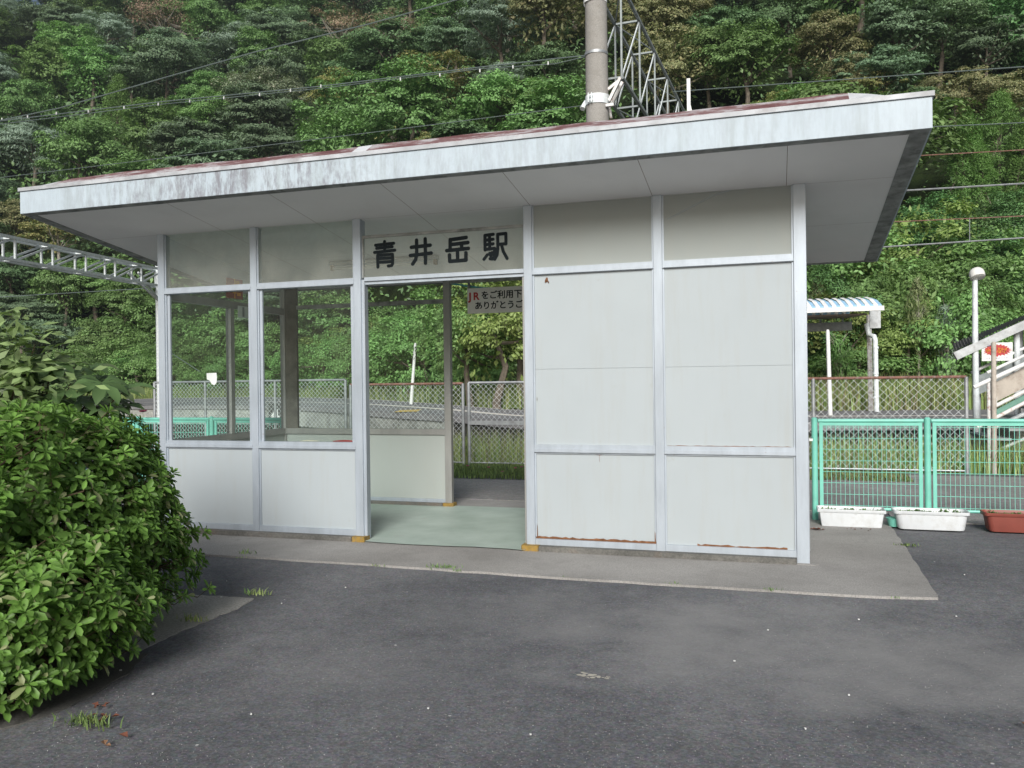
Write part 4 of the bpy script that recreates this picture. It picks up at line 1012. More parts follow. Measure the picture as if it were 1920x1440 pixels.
# information board with red burst
bd = [at_y(1841, 677, YF-.25), at_y(1899, 677, YF-.25), at_y(1899, 643, YF-.25), at_y(1841, 643, YF-.25)]
x0_, x1_, z0_, z1_ = bd[0].x, bd[1].x, bd[0].z, bd[3].z
ib = MB(); ib.box(x0_, x1_, YF-.25, YF-.235, z0_, z1_); ib = ib.build('notice_board', A_WHITE); tag(ib, 'white board with a red and orange spiky burst fixed beside the footbridge stairs', 'sign')
def burst(rx_, rz_, n, y, m, seed, nm, jit=.25):
    rr = random.Random(seed); cx_, cz_ = (x0_+x1_)/2, z0_+(z1_-z0_)*.58; vs = [(cx_, y, cz_)]
    for k in range(n): an = 2*PI*k/n; f = 1+(.18 if k % 2 else -.08)*rr.uniform(.3, 1.4); vs.append((cx_+rx_*math.cos(an)*f, y, cz_+rz_*math.sin(an)*f))
    mb_ = MB(); mb_.add(vs, [(0, (k+1) % n+1, k+1) for k in range(n)]); attach(mb_.build(nm, m), ib)
W_, H_ = x1_-x0_, z1_-z0_
burst(W_*.40, H_*.30, 44, YF-.253, A_RED, 2, 'red_burst')
m_ = MB(); rr = random.Random(9)
for k, xx in enumerate((-.30, -.16, .04, .14, .25)):
    cx_ = (x0_+x1_)/2+xx*W_; cz_ = z0_+H_*.57
    for j in range(4): an = rr.uniform(0, PI); dx, dz = math.cos(an)*.035, math.sin(an)*.05; m_.bar((cx_-dx+rr.uniform(-.012, .012), YF-.257, cz_-dz), (cx_+dx, YF-.257, cz_+dz), .004, .014, (0, 1, 0))
attach(m_.build('burst_strokes', A_ORANGE), ib)
m_ = MB(); m_.bar((x0_+W_*.18, YF-.256, z0_+H_*.82), (x0_+W_*.36, YF-.256, z0_+H_*.86), .004, .03, (0, 1, 0)); attach(m_.build('violet_accent', A_PURPLE), ib)
m_ = MB()
for k in range(9): xx = x0_+W_*(.15+.08*k); m_.bar((xx, YF-.256, z0_+H_*.16), (xx+W_*.04, YF-.256, z0_+H_*.17), .003, .02, (0, 1, 0))
attach(m_.build('small_print', A_PURPLE), ib)
# lamp post
ly = 9.0; t0 = at_y(1828, 522, ly); b0 = at_y(1831, 760, ly); rl = 5.2/FOC*(t0-CAM).dot(FWD)
lp = empty('street_lamp', (b0.x, ly, 0)); tag(lp, 'grey lamp post with a round white shade in front of the footbridge roof', 'street lamp')
m_ = MB(); m_.tube([(b0.x, ly, -.2), (b0.x-.01, ly, 2.2), (t0.x, ly, t0.z)], [rl*1.15, rl, rl*.9], 14); part(m_, 'pole', A_GALVL, lp, True)
c_ = at_y(1832, 515, ly-.05); m_ = MB(); R_ = 13.5/FOC*(c_-CAM).dot(FWD)
tl = Vector((.15, -.45, -1)).normalized(); 
m_.tube([c_-tl*(-.07), c_-tl*(-.055), c_-tl*.01, c_-tl*.06, c_-tl*.10, c_-tl*.125], [R_*.6, R_*.95, R_, R_*.93, R_*.7, R_*.3], 18); part(m_, 'shade', A_LAMP, lp, True)
m_ = MB(); m_.tube([t0-D3*.02, t0+D3*.03, c_], [rl*.9, rl*.8, rl*.8], 10); part(m_, 'arm', A_GALV, lp, True)

# ------------------------------------------------------------------ foliage builders (numpy)
def np_mesh(name, V, F4, mats, mi=None):
    me = bpy.data.meshes.new(name); nv, nf = len(V), len(F4)
    me.vertices.add(nv); me.vertices.foreach_set('co', np.asarray(V, np.float32).ravel())
    me.loops.add(nf*4); me.loops.foreach_set('vertex_index', np.asarray(F4, np.int32).ravel())
    me.polygons.add(nf); me.polygons.foreach_set('loop_start', np.arange(0, nf*4, 4, dtype=np.int32))
    for m in mats: me.materials.append(m)
    if mi is not None: me.polygons.foreach_set('material_index', np.asarray(mi, np.int32))
    me.update(); me.validate(); return me
def norm(a): return a/np.maximum(np.linalg.norm(a, axis=1, keepdims=True), 1e-9)
def leaf_cloud(P, N, L, Wd, rg, along=None, droop=.0):
    """one pointed quad leaf per point P, face normal about N, length L, width Wd"""
    n = len(P); R = rg.normal(size=(n, 3))
    if along is not None: R = R*.5+along*1.6
    T = norm(R-(R*N).sum(1, keepdims=True)*N); T[:, 2] -= droop; T = norm(T); Bn = np.cross(N, T); Bn = norm(Bn)
    L = L[:, None]; Wd = Wd[:, None]; up = np.cross(T, Bn)
    V = np.empty((n, 4, 3)); V[:, 0] = P-T*L*.5; V[:, 1] = P+Bn*Wd*.5+up*L*.06-T*L*.02; V[:, 2] = P+T*L*.5; V[:, 3] = P-Bn*Wd*.5+up*L*.06-T*L*.02
    return V.reshape(-1, 3)
def crown_points(rg, rx, rz, ncl, npc, cr, flat=.6, low=-.35, core=.25, cone=False):
    """clumps spread over an uneven crown, leaf points on the clumps"""
    C_ = []
    while len(C_) < ncl:
        d = rg.normal(size=3); d /= np.linalg.norm(d)
        if d[2] < low: continue
        rr_ = rg.uniform(.72, 1.04) if rg.random() > core else rg.uniform(.25, .7)
        lob = 1+.16*math.sin(3*math.atan2(d[1], d[0])+rx)+.12*math.sin(5*d[2]+2*d[0]*3)
        if cone:
            z = rg.uniform(-1, 1); an = rg.uniform(0, 2*PI); w = (1-(z+1)/2)**.8+.05; k = w*rg.uniform(.55, 1.05)
            C_.append((rx*k*math.cos(an), rx*k*math.sin(an), rz*z)); continue
        C_.append((rx*d[0]*rr_*lob, rx*d[1]*rr_*lob, rz*d[2]*rr_*(.9+.1*lob)))
    C_ = np.array(C_); n = ncl*npc
    ci = np.repeat(np.arange(ncl), npc); D = rg.normal(size=(n, 3)); D = norm(D); D[:, 2] = np.where(D[:, 2] < -.25, -D[:, 2], D[:, 2])
    rad = cr*rg.uniform(.6, 1.35, size=ncl)[ci][:, None]; sh_ = rg.uniform(.55, 1.05, size=(n, 1))
    P = C_[ci]+D*rad*sh_*np.array([1, 1, flat])
    out = norm(C_*np.array([1, 1, 1.2]))[ci]
    Nn = norm(D*.75+out*.5+np.array([0, 0, .55])+rg.normal(size=(n, 3))*.38)
    return C_, P, Nn, out
def tree_mesh(name, seed, rx, rz, ht, ncl, npc, cr, leaf, m, flat=.6, low=-.35, asp=.5, droop=0, cone=False, trunk_m=None, limbs=7, core=.25, filler=900):
    """returns (crown mesh, trunk mesh); origin at the foot, crown centre at height ht"""
    rg = np.random.default_rng(seed); C_, P, Nn, out = crown_points(rg, rx, rz, ncl, npc, cr, flat, low, core, cone)
    # loose leaves inside, so the crown is not hollow
    D = norm(rg.normal(size=(filler, 3)))*rg.uniform(.2, .85, size=(filler, 1))**.6; Pi = D*np.array([rx, rx, rz])
    if cone: Pi[:, :2] *= (1-(Pi[:, 2:3]/rz+1)/2)
    P = np.vstack([P, Pi]); Nn = np.vstack([Nn, norm(rg.normal(size=(filler, 3))+np.array([0, 0, .5]))]); out = np.vstack([out, norm(D)])
    P[:, 2] += ht; n = len(P); L = leaf*rg.uniform(.6, 1.4, n); L[-filler:] *= 1.6; Wd = L*asp*rg.uniform(.7, 1.3, n)
    V = leaf_cloud(P, Nn, L, Wd, rg, out, droop); F = np.arange(n*4).reshape(n, 4)
    cm = np_mesh(name+'_crown', V, F, [m])
    tb = MB(); rr = random.Random(seed); top = Vector((rr.uniform(-.3, .3), rr.uniform(-.3, .3), ht+rz*(.75 if cone else .25)))
    r0 = .035*ht+.06; mid = Vector((rr.uniform(-.25, .25), rr.uniform(-.25, .25), ht*.5))
    tb.tube([(0, 0, -1.0), (0, 0, 0), mid, top], [r0*1.3, r0, r0*.75, r0*.3], 7)
    for k in range(limbs):
        c = Vector(C_[rr.randrange(ncl)]); c.z += ht; s_ = mid.lerp(top, rr.uniform(.1, .9)); m1 = s_.lerp(c, .5)+Vector((0, 0, -.15*rx*.3))
        tb.tube([s_, m1, c*.97], [r0*.42, r0*.26, r0*.08], 5)
    me = bpy.data.meshes.new(name+'_trunk'); me.from_pydata(tb.v, [], tb.f); me.materials.append(trunk_m or A_BARK)
    return cm, me

G = dict(
 dark=m_leaf('leaf_dark_evergreen', (0.103, 0.202, 0.065), .4, .5, .2),
 blue=m_leaf('leaf_blue_green', (0.129, 0.224, 0.106), .35, .55, .2),
 mid=m_leaf('leaf_mid_green', (0.140, 0.274, 0.056), .4, .5, .28),
 bright=m_leaf('leaf_bright_green', (0.168, 0.348, 0.067), .4, .5, .32),
 yellow=m_leaf('leaf_yellowing', (0.393, 0.380, 0.101), .4, .55, .3, c2=(0.196, 0.301, 0.067), f2=.25),
 olive=m_leaf('leaf_olive', (0.241, 0.263, 0.095), .4, .55, .25, c2=(0.336, 0.302, 0.123), f2=.22),
 grey=m_leaf('leaf_grey_green', (0.218, 0.274, 0.151), .3, .6, .2, c2=(0.280, 0.280, 0.190), f2=.15),
 pale=m_leaf('leaf_pale_blue_green', (0.225, 0.330, 0.235), .3, .55, .25),
 brown=m_leaf('leaf_brown', (0.413, 0.270, 0.167), .35, .6, .25, c2=(0.196, 0.221, 0.090), f2=.3),
 cedar=m_leaf('leaf_cedar', (0.147, 0.330, 0.049), .35, .55, .3),
 vine=m_leaf('leaf_vine', (0.099, 0.240, 0.054), .45, .5, .28),
)
KINDS = {  # shape arguments: rx rz ht ncl npc cr leaf ...
 'dark': dict(rx=3.9, rz=3.0, ht=5.33, ncl=57, npc=304, cr=1.18, leaf=0.246, flat=.42),
 'blue': dict(rx=4.2, rz=2.8, ht=5.33, ncl=55, npc=304, cr=1.29, leaf=0.279, flat=.34, asp=.4),
 'mid': dict(rx=3.7, rz=3.2, ht=5.08, ncl=65, npc=261, cr=1.06, leaf=0.230, flat=.6),
 'bright': dict(rx=3.3, rz=3.0, ht=4.51, ncl=60, npc=261, cr=0.95, leaf=0.213, flat=.55),
 'yellow': dict(rx=3.6, rz=2.6, ht=5.33, ncl=42, npc=246, cr=1.06, leaf=0.213, flat=.4, limbs=14, filler=300),
 'olive': dict(rx=3.9, rz=3.2, ht=5.08, ncl=57, npc=275, cr=1.12, leaf=0.230, flat=.55),
 'grey': dict(rx=4.6, rz=4.2, ht=5.74, ncl=87, npc=333, cr=1.12, leaf=0.197, flat=.85, low=-.5),
 'pale': dict(rx=4.0, rz=2.4, ht=4.92, ncl=55, npc=290, cr=1.23, leaf=0.246, flat=.32, droop=.25, asp=.3),
 'brown': dict(rx=3.6, rz=2.8, ht=5.74, ncl=37, npc=159, cr=1.12, leaf=0.180, flat=.6, limbs=26, filler=120),
 'cedar': dict(rx=2.9, rz=4.8, ht=4.26, ncl=162, npc=150, cr=0.62, leaf=0.197, flat=1.1, cone=True, asp=.25, droop=-.4),
 'vine': dict(rx=2.8, rz=4.2, ht=4.10, ncl=100, npc=188, cr=0.84, leaf=0.180, flat=.9, low=-.8, asp=.7),
}
PROTO = {}
for ki, (k, a_) in enumerate(KINDS.items()):
    for v in range(3 if k in ('dark', 'blue', 'mid', 'olive', 'bright') else 2):
        kw = dict(a_); s_ = 1+.12*(v-1)*(1 if ki % 2 else -1)
        PROTO.setdefault(k, []).append(tree_mesh(f'{k}_{v}', 100+ki*7+v, kw.pop('rx')*s_, kw.pop('rz')*(2-s_), kw.pop('ht'), m=G[k], trunk_m=A_BARKL if k in ('yellow', 'brown', 'grey') else A_BARK, **kw))
PHR = {'dark': ('broadleaf_tree', 'dark green layered evergreen'), 'blue': ('broadleaf_tree', 'blue-green flat-layered tree'), 'mid': ('broadleaf_tree', 'mid green bushy tree'),
 'bright': ('broadleaf_tree', 'bright green leafy tree'), 'yellow': ('broadleaf_tree', 'yellowing sparse tree'), 'olive': ('broadleaf_tree', 'olive-brown tree'),
 'grey': ('broadleaf_tree', 'grey-green domed tree'), 'pale': ('broadleaf_tree', 'pale drooping blue-green tree'), 'brown': ('broadleaf_tree', 'bare-branched brown-leaved tree'),
 'cedar': ('conifer_tree', 'pointed bright green conifer'), 'vine': ('vine_covered_tree', 'vine-smothered tall green tree')}
TREES = []
def add_tree(kind, x, y, s, z=None, rot=None, sz=None):
    pr = PROTO[kind]; cm, tm = pr[rnd.randrange(len(pr))]
    o = empty(PHR[kind][0], (x, y, (terrain(x, y) if z is None else z))); o.rotation_euler = (rnd.uniform(-.06, .06), rnd.uniform(-.06, .06), rnd.uniform(0, 2*PI) if rot is None else rot)
    sx = s*rnd.uniform(.92, 1.08); o.scale = (sx, sx, sz or s*rnd.uniform(.9, 1.12))
    for nm, me in (('crown', cm), ('trunk', tm)):
        c = bpy.data.objects.new(nm, me); COL.objects.link(c); c.parent = o
    ht = KINDS[kind]['ht']*s; px, py = pix((x, y, o.location.z+ht)); TREES.append((kind, px, py, o)); return o
def hill_hit(px, py, lift=5.5):
    """where the sight line through a pixel meets crown height above the slope"""
    d = ray(px, py); u = 30
    while u < 190:
        p_ = CAM+d*u
        if p_.z < terrain(p_.x, p_.y)+lift and u > lerp_tab(FOOT, (px-960)/FOC*u)-2: return p_, u
        u += .8
    return None, None
occ = []   # positions already planted
# trees one can tell apart in the photograph: (kind, px, py, crown width in photo pixels)
KEY = [('grey', 495, 205, 190), ('brown', 305, 60, 150), ('brown', 640, 55, 130), ('brown', 735, 60, 110), ('yellow', 655, 205, 150), ('yellow', 815, 160, 150), ('yellow', 740, 235, 110),
 ('pale', 60, 285, 170), ('pale', 130, 305, 120), ('cedar', 215, 235, 110), ('bright', 90, 150, 170), ('bright', 130, 95, 120), ('mid', 60, 220, 130), ('blue', 205, 120, 110),
 ('pale', 450, 95, 170), ('mid', 385, 190, 120), ('bright', 400, 240, 120), ('blue', 520, 70, 150), ('dark', 600, 110, 150), ('dark', 590, 40, 140), ('dark', 460, 20, 150), ('mid', 390, 55, 110), ('mid', 240, 20, 120),
 ('blue', 250, 150, 110), ('mid', 160, 40, 130), ('pale', 120, 15, 130), ('dark', 700, 130, 130), ('blue', 850, 85, 140), ('pale', 935, 70, 170), ('pale', 950, 115, 130), ('mid', 860, 30, 130), ('bright', 945, 205, 190), ('bright', 1000, 185, 140),
 ('mid', 890, 215, 120), ('yellow', 815, 235, 90), ('dark', 1030, 110, 130), ('olive', 1230, 60, 190), ('olive', 1250, 125, 170), ('olive', 1200, 15, 160), ('olive', 1290, 20, 150), ('mid', 1330, 90, 150), ('mid', 1400, 110, 170), ('dark', 1360, 30, 150),
 ('bright', 1490, 160, 130), ('yellow', 1455, 135, 80), ('mid', 1420, 175, 130), ('pale', 1320, 190, 120), ('olive', 1560, 50, 150), ('olive', 1590, 90, 110), ('blue', 1680, 50, 190), ('blue', 1650, 100, 170), ('dark', 1760, 30, 170), ('blue', 1850, 60, 160),
 ('yellow', 1625, 110, 60), ('olive', 1790, 130, 150), ('olive', 1870, 120, 130), ('dark', 1720, 150, 140), ('dark', 1600, 160, 130), ('dark', 1480, 20, 150),
 ('cedar', 1800, 240, 130), ('cedar', 1877, 225, 140), ('cedar', 1845, 265, 110), ('cedar', 1925, 250, 130),
 ('vine', 1745, 345, 130), ('vine', 1830, 350, 120), ('vine', 1900, 345, 120), ('vine', 1785, 430, 130), ('vine', 1870, 435, 130), ('mid', 1715, 480, 120), ('vine', 1905, 500, 120), ('mid', 1640, 540, 120), ('mid', 1820, 520, 130), ('vine', 1560, 560, 110),
 ('olive', 30, 420, 130), ('yellow', 110, 440, 120), ('bright', 180, 510, 130), ('mid', 120, 540, 140), ('blue', 40, 560, 130), ('mid', 240, 560, 120), ('blue', 90, 610, 130), ('dark', 20, 500, 120), ('mid', 200, 620, 120), ('bright', 250, 640, 90)]
for kind, px, py, w in KEY:
    p_, u = hill_hit(px, py, 5.0)
    if p_ is None: continue
    a_ = KINDS[kind]; s_ = (w/FOC*u)/(2*a_['rx']*1.12); s_ = max(.45, min(1.6, s_))
    x, y = p_.x, p_.y; z = p_.z-a_['ht']*s_
    tz = terrain(x, y); z = max(min(z, tz+.3), tz-3.5)
    add_tree(kind, x, y, s_, z=z); occ.append((x, y, 2.2*s_))
# the rest of the wooded slope
REG = [(250, ('mid', 'bright', 'blue', 'pale', 'dark')), (650, ('bright', 'mid', 'blue', 'blue', 'dark', 'mid')), (1000, ('mid', 'dark', 'pale', 'blue', 'yellow')), (1350, ('olive', 'mid', 'mid', 'blue', 'bright')), (1700, ('mid', 'bright', 'blue', 'olive', 'mid')), (9999, ('blue', 'blue', 'mid', 'vine'))]
def hidden(px, py):    # wholly behind the building or outside the frame
    if px < -110 or px > 2030 or py < -90: return True
    yr = 345-(px-40)*.104
    return 60 < px < 1650 and yr+75 < py and (py < 505 or px > 990) and px > (60+max(0, py-400)*2.2)
cand = []
u = 38
while u < 178:
    v = -95
    while v < 85:
        cand.append((u+rnd.uniform(-2.3, 2.3), v+rnd.uniform(-2.6, 2.6))); v += 6.6+u*.006
    u += 5.3+u*.012
rnd.shuffle(cand)
N_MAX = 285
for u, v in cand:
    if len(TREES) >= N_MAX: break
    f = lerp_tab(FOOT, v)
    if u < f+1.5: continue
    x, y = uv2xy(u, v)
    if any((x-a1)**2+(y-b1)**2 < (2.8+r_)**2 for a1, b1, r_ in occ): continue
    z = terrain(x, y); px, py = pix((x, y, z+6)); 
    if hidden(px, py): continue
    d = u-f
    for lim, ks in REG:
        if px < lim: kind = rnd.choice(ks); break
    if d < 9 and px > 1000: kind = rnd.choice(('vine', 'mid', 'vine', 'dark'))
    if px > 1690 and py > 230: kind = rnd.choice(('vine', 'vine', 'cedar'))
    s_ = rnd.uniform(1.0, 1.35)*(.75 if d < 8 else 1)
    add_tree(kind, x, y, s_); occ.append((x, y, 2.2*s_))
# undergrowth between the trees
def undergrowth():
    rg = np.random.default_rng(8); P = []
    while len(P) < 90000:
        v = rg.uniform(-75, 60); u = lerp_tab(FOOT, v)+rg.uniform(0, 1)**.7*100; px = 960+FOC*v/u
        if not -80 < px < 2000: continue
        x, y = uv2xy(u, v); P.append((x, y, terrain(x, y)+abs(rg.normal())*(.3+u*.01)))
    P = np.array(P); n = len(P); N_ = norm(rg.normal(size=(n, 3))*.5+np.array([.2, -.5, .8])); L = rg.uniform(.55, 1.2, n)*(.10+.006*np.hypot(P[:, 0]-CAM.x, P[:, 1]-CAM.y))
    me = np_mesh('undergrowth', leaf_cloud(P, N_, L, L*.45, rg), np.arange(n*4).reshape(n, 4), [G['dark'], G['mid']], rg.integers(0, 2, n)); o = bpy.data.objects.new('undergrowth', me); COL.objects.link(o)
    o['kind'] = 'stuff'; o['label'] = 'dark leafy undergrowth covering the slope between the trees'; o['category'] = 'undergrowth'
undergrowth()
# labels: kind, then where it stands
def place_words(px, py):
    col = ('at the far left edge' if px < 90 else 'left of the roof end' if px < 260 else 'above the left roof half' if px < 560 else 'above the station name' if px < 860 else 'just left of the concrete pole' if px < 1110 else 'behind the lattice beam' if px < 1300 else 'above the right roof half' if px < 1620 else 'above the right roof corner' if px < 1780 else 'at far right')
    row = 'high up' if py < 60 else 'mid-slope' if py < 170 else 'low down' if py < 330 else 'at slope foot'
    if py > 400 and 260 <= px < 1620: col = 'seen through the left windows' if px < 680 else 'seen through the doorway' if px < 1000 else 'behind the panels'
    return row+' '+col
ORD = ['first', 'second', 'third', 'fourth', 'fifth', 'sixth', 'seventh', 'eighth', 'ninth', 'tenth', 'eleventh', 'twelfth']
def label_all(items, cat, group):
    by = {}
    for ph, px, py, o in items: by.setdefault(ph+' '+place_words(px, py), []).append((px, o))
    for lab, lst in by.items():
        lst.sort(key=lambda t_: t_[0])
        for k, (px, o) in enumerate(lst):
            pre = '' if len(lst) == 1 else ORD[min(k, 11)]+' from left, '
            tag(o, pre+lab, cat, group)
label_all([(PHR[k][1], px, py, o) for k, px, py, o in TREES], 'tree', 'trees on the hillside')

# ------------------------------------------------------------------ thicket at the foot of the slope
BK = {}
for nm, kw in (('leafy', dict(rx=1.7, rz=1.5, ht=1.5, ncl=34, npc=260, cr=.55, leaf=0.105, flat=.7, low=-.6, m=G['bright'], limbs=4, filler=400)),
               ('dark', dict(rx=1.9, rz=1.7, ht=1.7, ncl=36, npc=260, cr=.6, leaf=0.112, flat=.6, low=-.6, m=G['mid'], limbs=4, filler=400)),
               ('vine', dict(rx=1.6, rz=2.3, ht=2.3, ncl=44, npc=240, cr=.5, leaf=0.105, flat=.9, low=-.8, m=G['vine'], limbs=3, filler=400)),
               ('yellow', dict(rx=1.5, rz=1.5, ht=1.7, ncl=30, npc=220, cr=.5, leaf=0.099, flat=.6, low=-.5, m=m_leaf('leaf_lime', (.25, .35, .06), .35, .5, .35), limbs=4, filler=250))):
    BK[nm] = [tree_mesh('bush_'+nm+str(v), 300+v+len(nm)*5, **kw) for v in range(2)]
BUSH = []
BPH = {'leafy': 'bright green bush', 'dark': 'darker green bush', 'vine': 'upright vine-clad bush', 'yellow': 'lime green bush'}
def add_bush(k, x, y, s_, z=None):
    cm, tm = BK[k][rnd.randrange(2)]; o = empty('bush', (x, y, terrain(x, y) if z is None else z)); o.rotation_euler = (0, 0, rnd.uniform(0, 6.28)); o.scale = (s_, s_, s_*rnd.uniform(.9, 1.3))
    for nm, me in (('foliage', cm), ('stem', tm)): c = bpy.data.objects.new(nm, me); COL.objects.link(c); c.parent = o
    px, py = pix((x, y, o.location.z+1.5*s_)); BUSH.append((BPH[k], px, py, o))
for row, (off, s0) in enumerate(((-2.5, .95), (.5, 1.25), (3.8, 1.55))):
    v = -34
    while v < 26:
        u = lerp_tab(FOOT, v)+off+rnd.uniform(-.8, .8); x, y = uv2xy(u, v); px, py = pix((x, y, 2))
        vis = (-60 < px < 1000) or px > 1470
        if vis and px < 2000: add_bush(rnd.choice(('leafy', 'dark', 'vine', 'leafy', 'dark', 'yellow') if px > 640 else ('leafy', 'dark', 'leafy', 'dark')), x, y, s0*rnd.uniform(.8, 1.25))
        v += 2.7+row*.5
for px, py, u, k, s_ in ((930, 640, 33, 'yellow', 1.5), (975, 600, 34, 'yellow', 1.3), (880, 660, 34, 'leafy', 1.3), (770, 690, 42, 'leafy', 1.2), (1560, 690, 30, 'yellow', 1.1), (1600, 700, 29, 'leafy', 1.0), (1720, 640, 31, 'leafy', 1.5), (1790, 690, 29, 'leafy', 1.2), (1690, 690, 28.5, 'yellow', .9), (1745, 600, 35, 'dark', 1.3)):
    q = at_u(px, py, u); add_bush(k, q.x, q.y, s_, z=max(.3, q.z-1.6*s_))
label_all(BUSH, 'bush', 'bushes at the foot of the slope')
# bamboo-like saplings on the right
L_BAMB = m_leaf('leaf_bamboo', (.24, .32, .11), .35, .5, .3)
def sapling(px, ytop, ybot, u, w, lab, seed, mm, bare=.3):
    rg = np.random.default_rng(seed); b0 = at_u(px, ybot, u); t0 = at_u(px, ytop, u); H = (t0-b0).z; o = empty('sapling', b0); tag(o, lab, 'sapling')
    m_ = MB(); m_.tube([b0, b0+D3*H*.5+Vector((.06, 0, 0)), b0+D3*H], [.05, .035, .008], 6)
    for k in range(16): z = H*rg.uniform(bare, .95); an = rg.uniform(0, 6.28); c = b0+D3*z; m_.tube([c, c+Vector((math.cos(an)*w*.6, math.sin(an)*w*.6, w*.9))], [.012, .004], 4)
    part(m_, 'stem', A_BARKL, o)
    n = 800; zf = rg.uniform(bare, 1.0, n); an = rg.uniform(0, 6.28, n); rad = w*np.sqrt(rg.random(n))*np.sin(np.clip((zf-bare)/(1-bare), 0, 1)*PI*.9+.15)
    P = np.stack([b0.x+np.cos(an)*rad, b0.y+np.sin(an)*rad, b0.z+H*zf+rad*.5], 1); N_ = norm(np.stack([np.cos(an), np.sin(an), rg.uniform(-.3, .6, n)], 1)+rg.normal(size=(n, 3))*.4)
    al = norm(np.stack([np.cos(an)*.4, np.sin(an)*.4, np.ones(n)], 1)); L = rg.uniform(.12, .26, n)
    me = np_mesh('foliage', leaf_cloud(P, N_, L, L*.18, rg, al), np.arange(n*4).reshape(n, 4), [mm]); c = bpy.data.objects.new('foliage', me); COL.objects.link(c); attach(c, o)
sapling(1722, 525, 740, 28, .42, 'tall thin bamboo-like sapling right of the platform shelter', 1, L_BAMB, .35)
sapling(1775, 575, 750, 28, .62, 'feathery grey-green sapling beside the lamp post', 2, G['pale'], .15)
sapling(1535, 520, 700, 31, .35, 'thin sapling rising behind the platform shelter roof', 3, L_BAMB, .35)
sapling(1575, 640, 770, 28, .5, 'bushy yellow-green sapling behind the white platform post', 4, G['bright'], .05)

# ------------------------------------------------------------------ grasses and weeds
def grass(name, lab, pts_fn, n, h, wdt, mats, seed, lean=.35, kind='stuff', cat='grass', heads=None):
    rg = np.random.default_rng(seed); P = np.array([pts_fn(rg) for _ in range(n)]); an = rg.uniform(0, 6.28, n); H = h*rg.uniform(.45, 1.25, n)
    dx, dy = np.cos(an), np.sin(an); ln = H*lean*rg.uniform(.1, 1.3, n); w = wdt*rg.uniform(.6, 1.4, n)
    px_, py_ = -dy*w/2, dx*w/2; V = np.empty((n, 6, 3))
    for k, (t_, lf, ww) in enumerate(((0, 0, 1), (.55, .3, .85), (1.0, 1.0, .12))):
        for s_i, s_ in enumerate((-1, 1)):
            V[:, k*2+s_i, 0] = P[:, 0]+dx*ln*lf+px_*ww*s_; V[:, k*2+s_i, 1] = P[:, 1]+dy*ln*lf+py_*ww*s_; V[:, k*2+s_i, 2] = P[:, 2]+H*t_-ln*lf*.25
    b = np.arange(n)[:, None]*6; F = np.concatenate([b+np.array([[0, 1, 3, 2]]), b+np.array([[2, 3, 5, 4]])]); 
    mi = rg.integers(0, len(mats), n); mi = np.concatenate([mi, mi])
    me = np_mesh(name, V.reshape(-1, 3), F, mats, mi); o = bpy.data.objects.new(name, me); COL.objects.link(o)
    if kind: o['kind'] = kind
    o['label'] = lab; o['category'] = cat; return o
L_G1 = m_leaf('grass_green', (.21, .35, .065), .4, .6, .3); L_G2 = m_leaf('grass_pale', (.42, .50, .15), .35, .6, .35); L_G3 = m_leaf('grass_straw', (.30, .26, .13), .3, .7, .3); L_G4 = m_leaf('low_weed', (.11, .21, .045), .45, .6, .25)
def rect(x0, x1, y0, y1, z=0): return lambda rg: (rg.uniform(x0, x1), rg.uniform(y0, y1), z)
grass('low_turf', 'low green turf strip between the path and the fence behind the doorway', rect(-4, 4.3, 5.1, 6.85, .0), 14000, .10, .012, [L_G4, L_G4, L_G1], 11, .6)
grass('tall_grass', 'tall pale flowering grass growing behind the doorway fence', rect(-3, 4.4, 7.0, 7.75, -.12), 9000, .66, .011, [L_G2, L_G2, L_G1, L_G3], 12, .35)
grass('tall_grass', 'rough grass and weeds along the fence right of the building', rect(5.6, 12.5, 7.32, 8.1, -.15), 9000, .62, .012, [L_G1, L_G2, L_G3], 13, .4)
grass('low_turf', 'patch of low weeds on the path behind the mesh fence', rect(6.2, 7.9, 5.9, 6.9, .0), 2600, .07, .012, [L_G4, L_G1, L_G3], 14, .6)
def bank(v0, v1, d0, d1):
    def f(rg):
        v = rg.uniform(v0, v1); u = lerp_tab(PLFAR, v)+rg.uniform(d0, d1); x, y = uv2xy(u, v); return (x, y, terrain(x, y)-.05)
    return f
grass('tall_grass', 'tall green grass along the far side of the platform', bank(-34, 3, 0, 10), 26000, 1.0, .035, [L_G1, L_G1, L_G2], 15, .3)
grass('tall_grass', 'reedy pale grass on the bank beyond the platform shelter', bank(5, 20, -2.5, 7), 22000, 1.1, .03, [L_G1, L_G2, L_G1, L_G3], 16, .3)
def clump(nm, lab, px, py, r_, n, h, seed, mats=None, w=.007, z=.006, cat='weed'):
    q = at_z(px, py, 0); return grass(nm, lab, lambda rg: (q.x+rg.normal()*r_, q.y+rg.normal()*r_*.35, z), n, h, w, mats or [L_G1, L_G4], seed, .8, kind=None, cat=cat)
clump('weed', 'small green weed in the apron joint below the doorway', 832, 1067, .07, 70, .035, 21)
clump('weed', 'yellow-green weed at the tip of the concrete patch by the bush', 481, 1116, .05, 60, .05, 22, [L_G2, L_G1])
clump('weed', 'thin weed on the apron in front of the left bay', 462, 1040, .05, 24, .05, 23)
clump('weed', 'sparse grass tuft on the concrete patch beside the bush', 365, 1165, .05, 40, .045, 24, [L_G2, L_G1])
clump('weed', 'weed row in the apron joint near the white planters', 1700, 1025, .045, 70, .03, 25)
clump('weed', 'leafy green weed on the soil under the bush', 160, 1360, .06, 90, .05, 26)
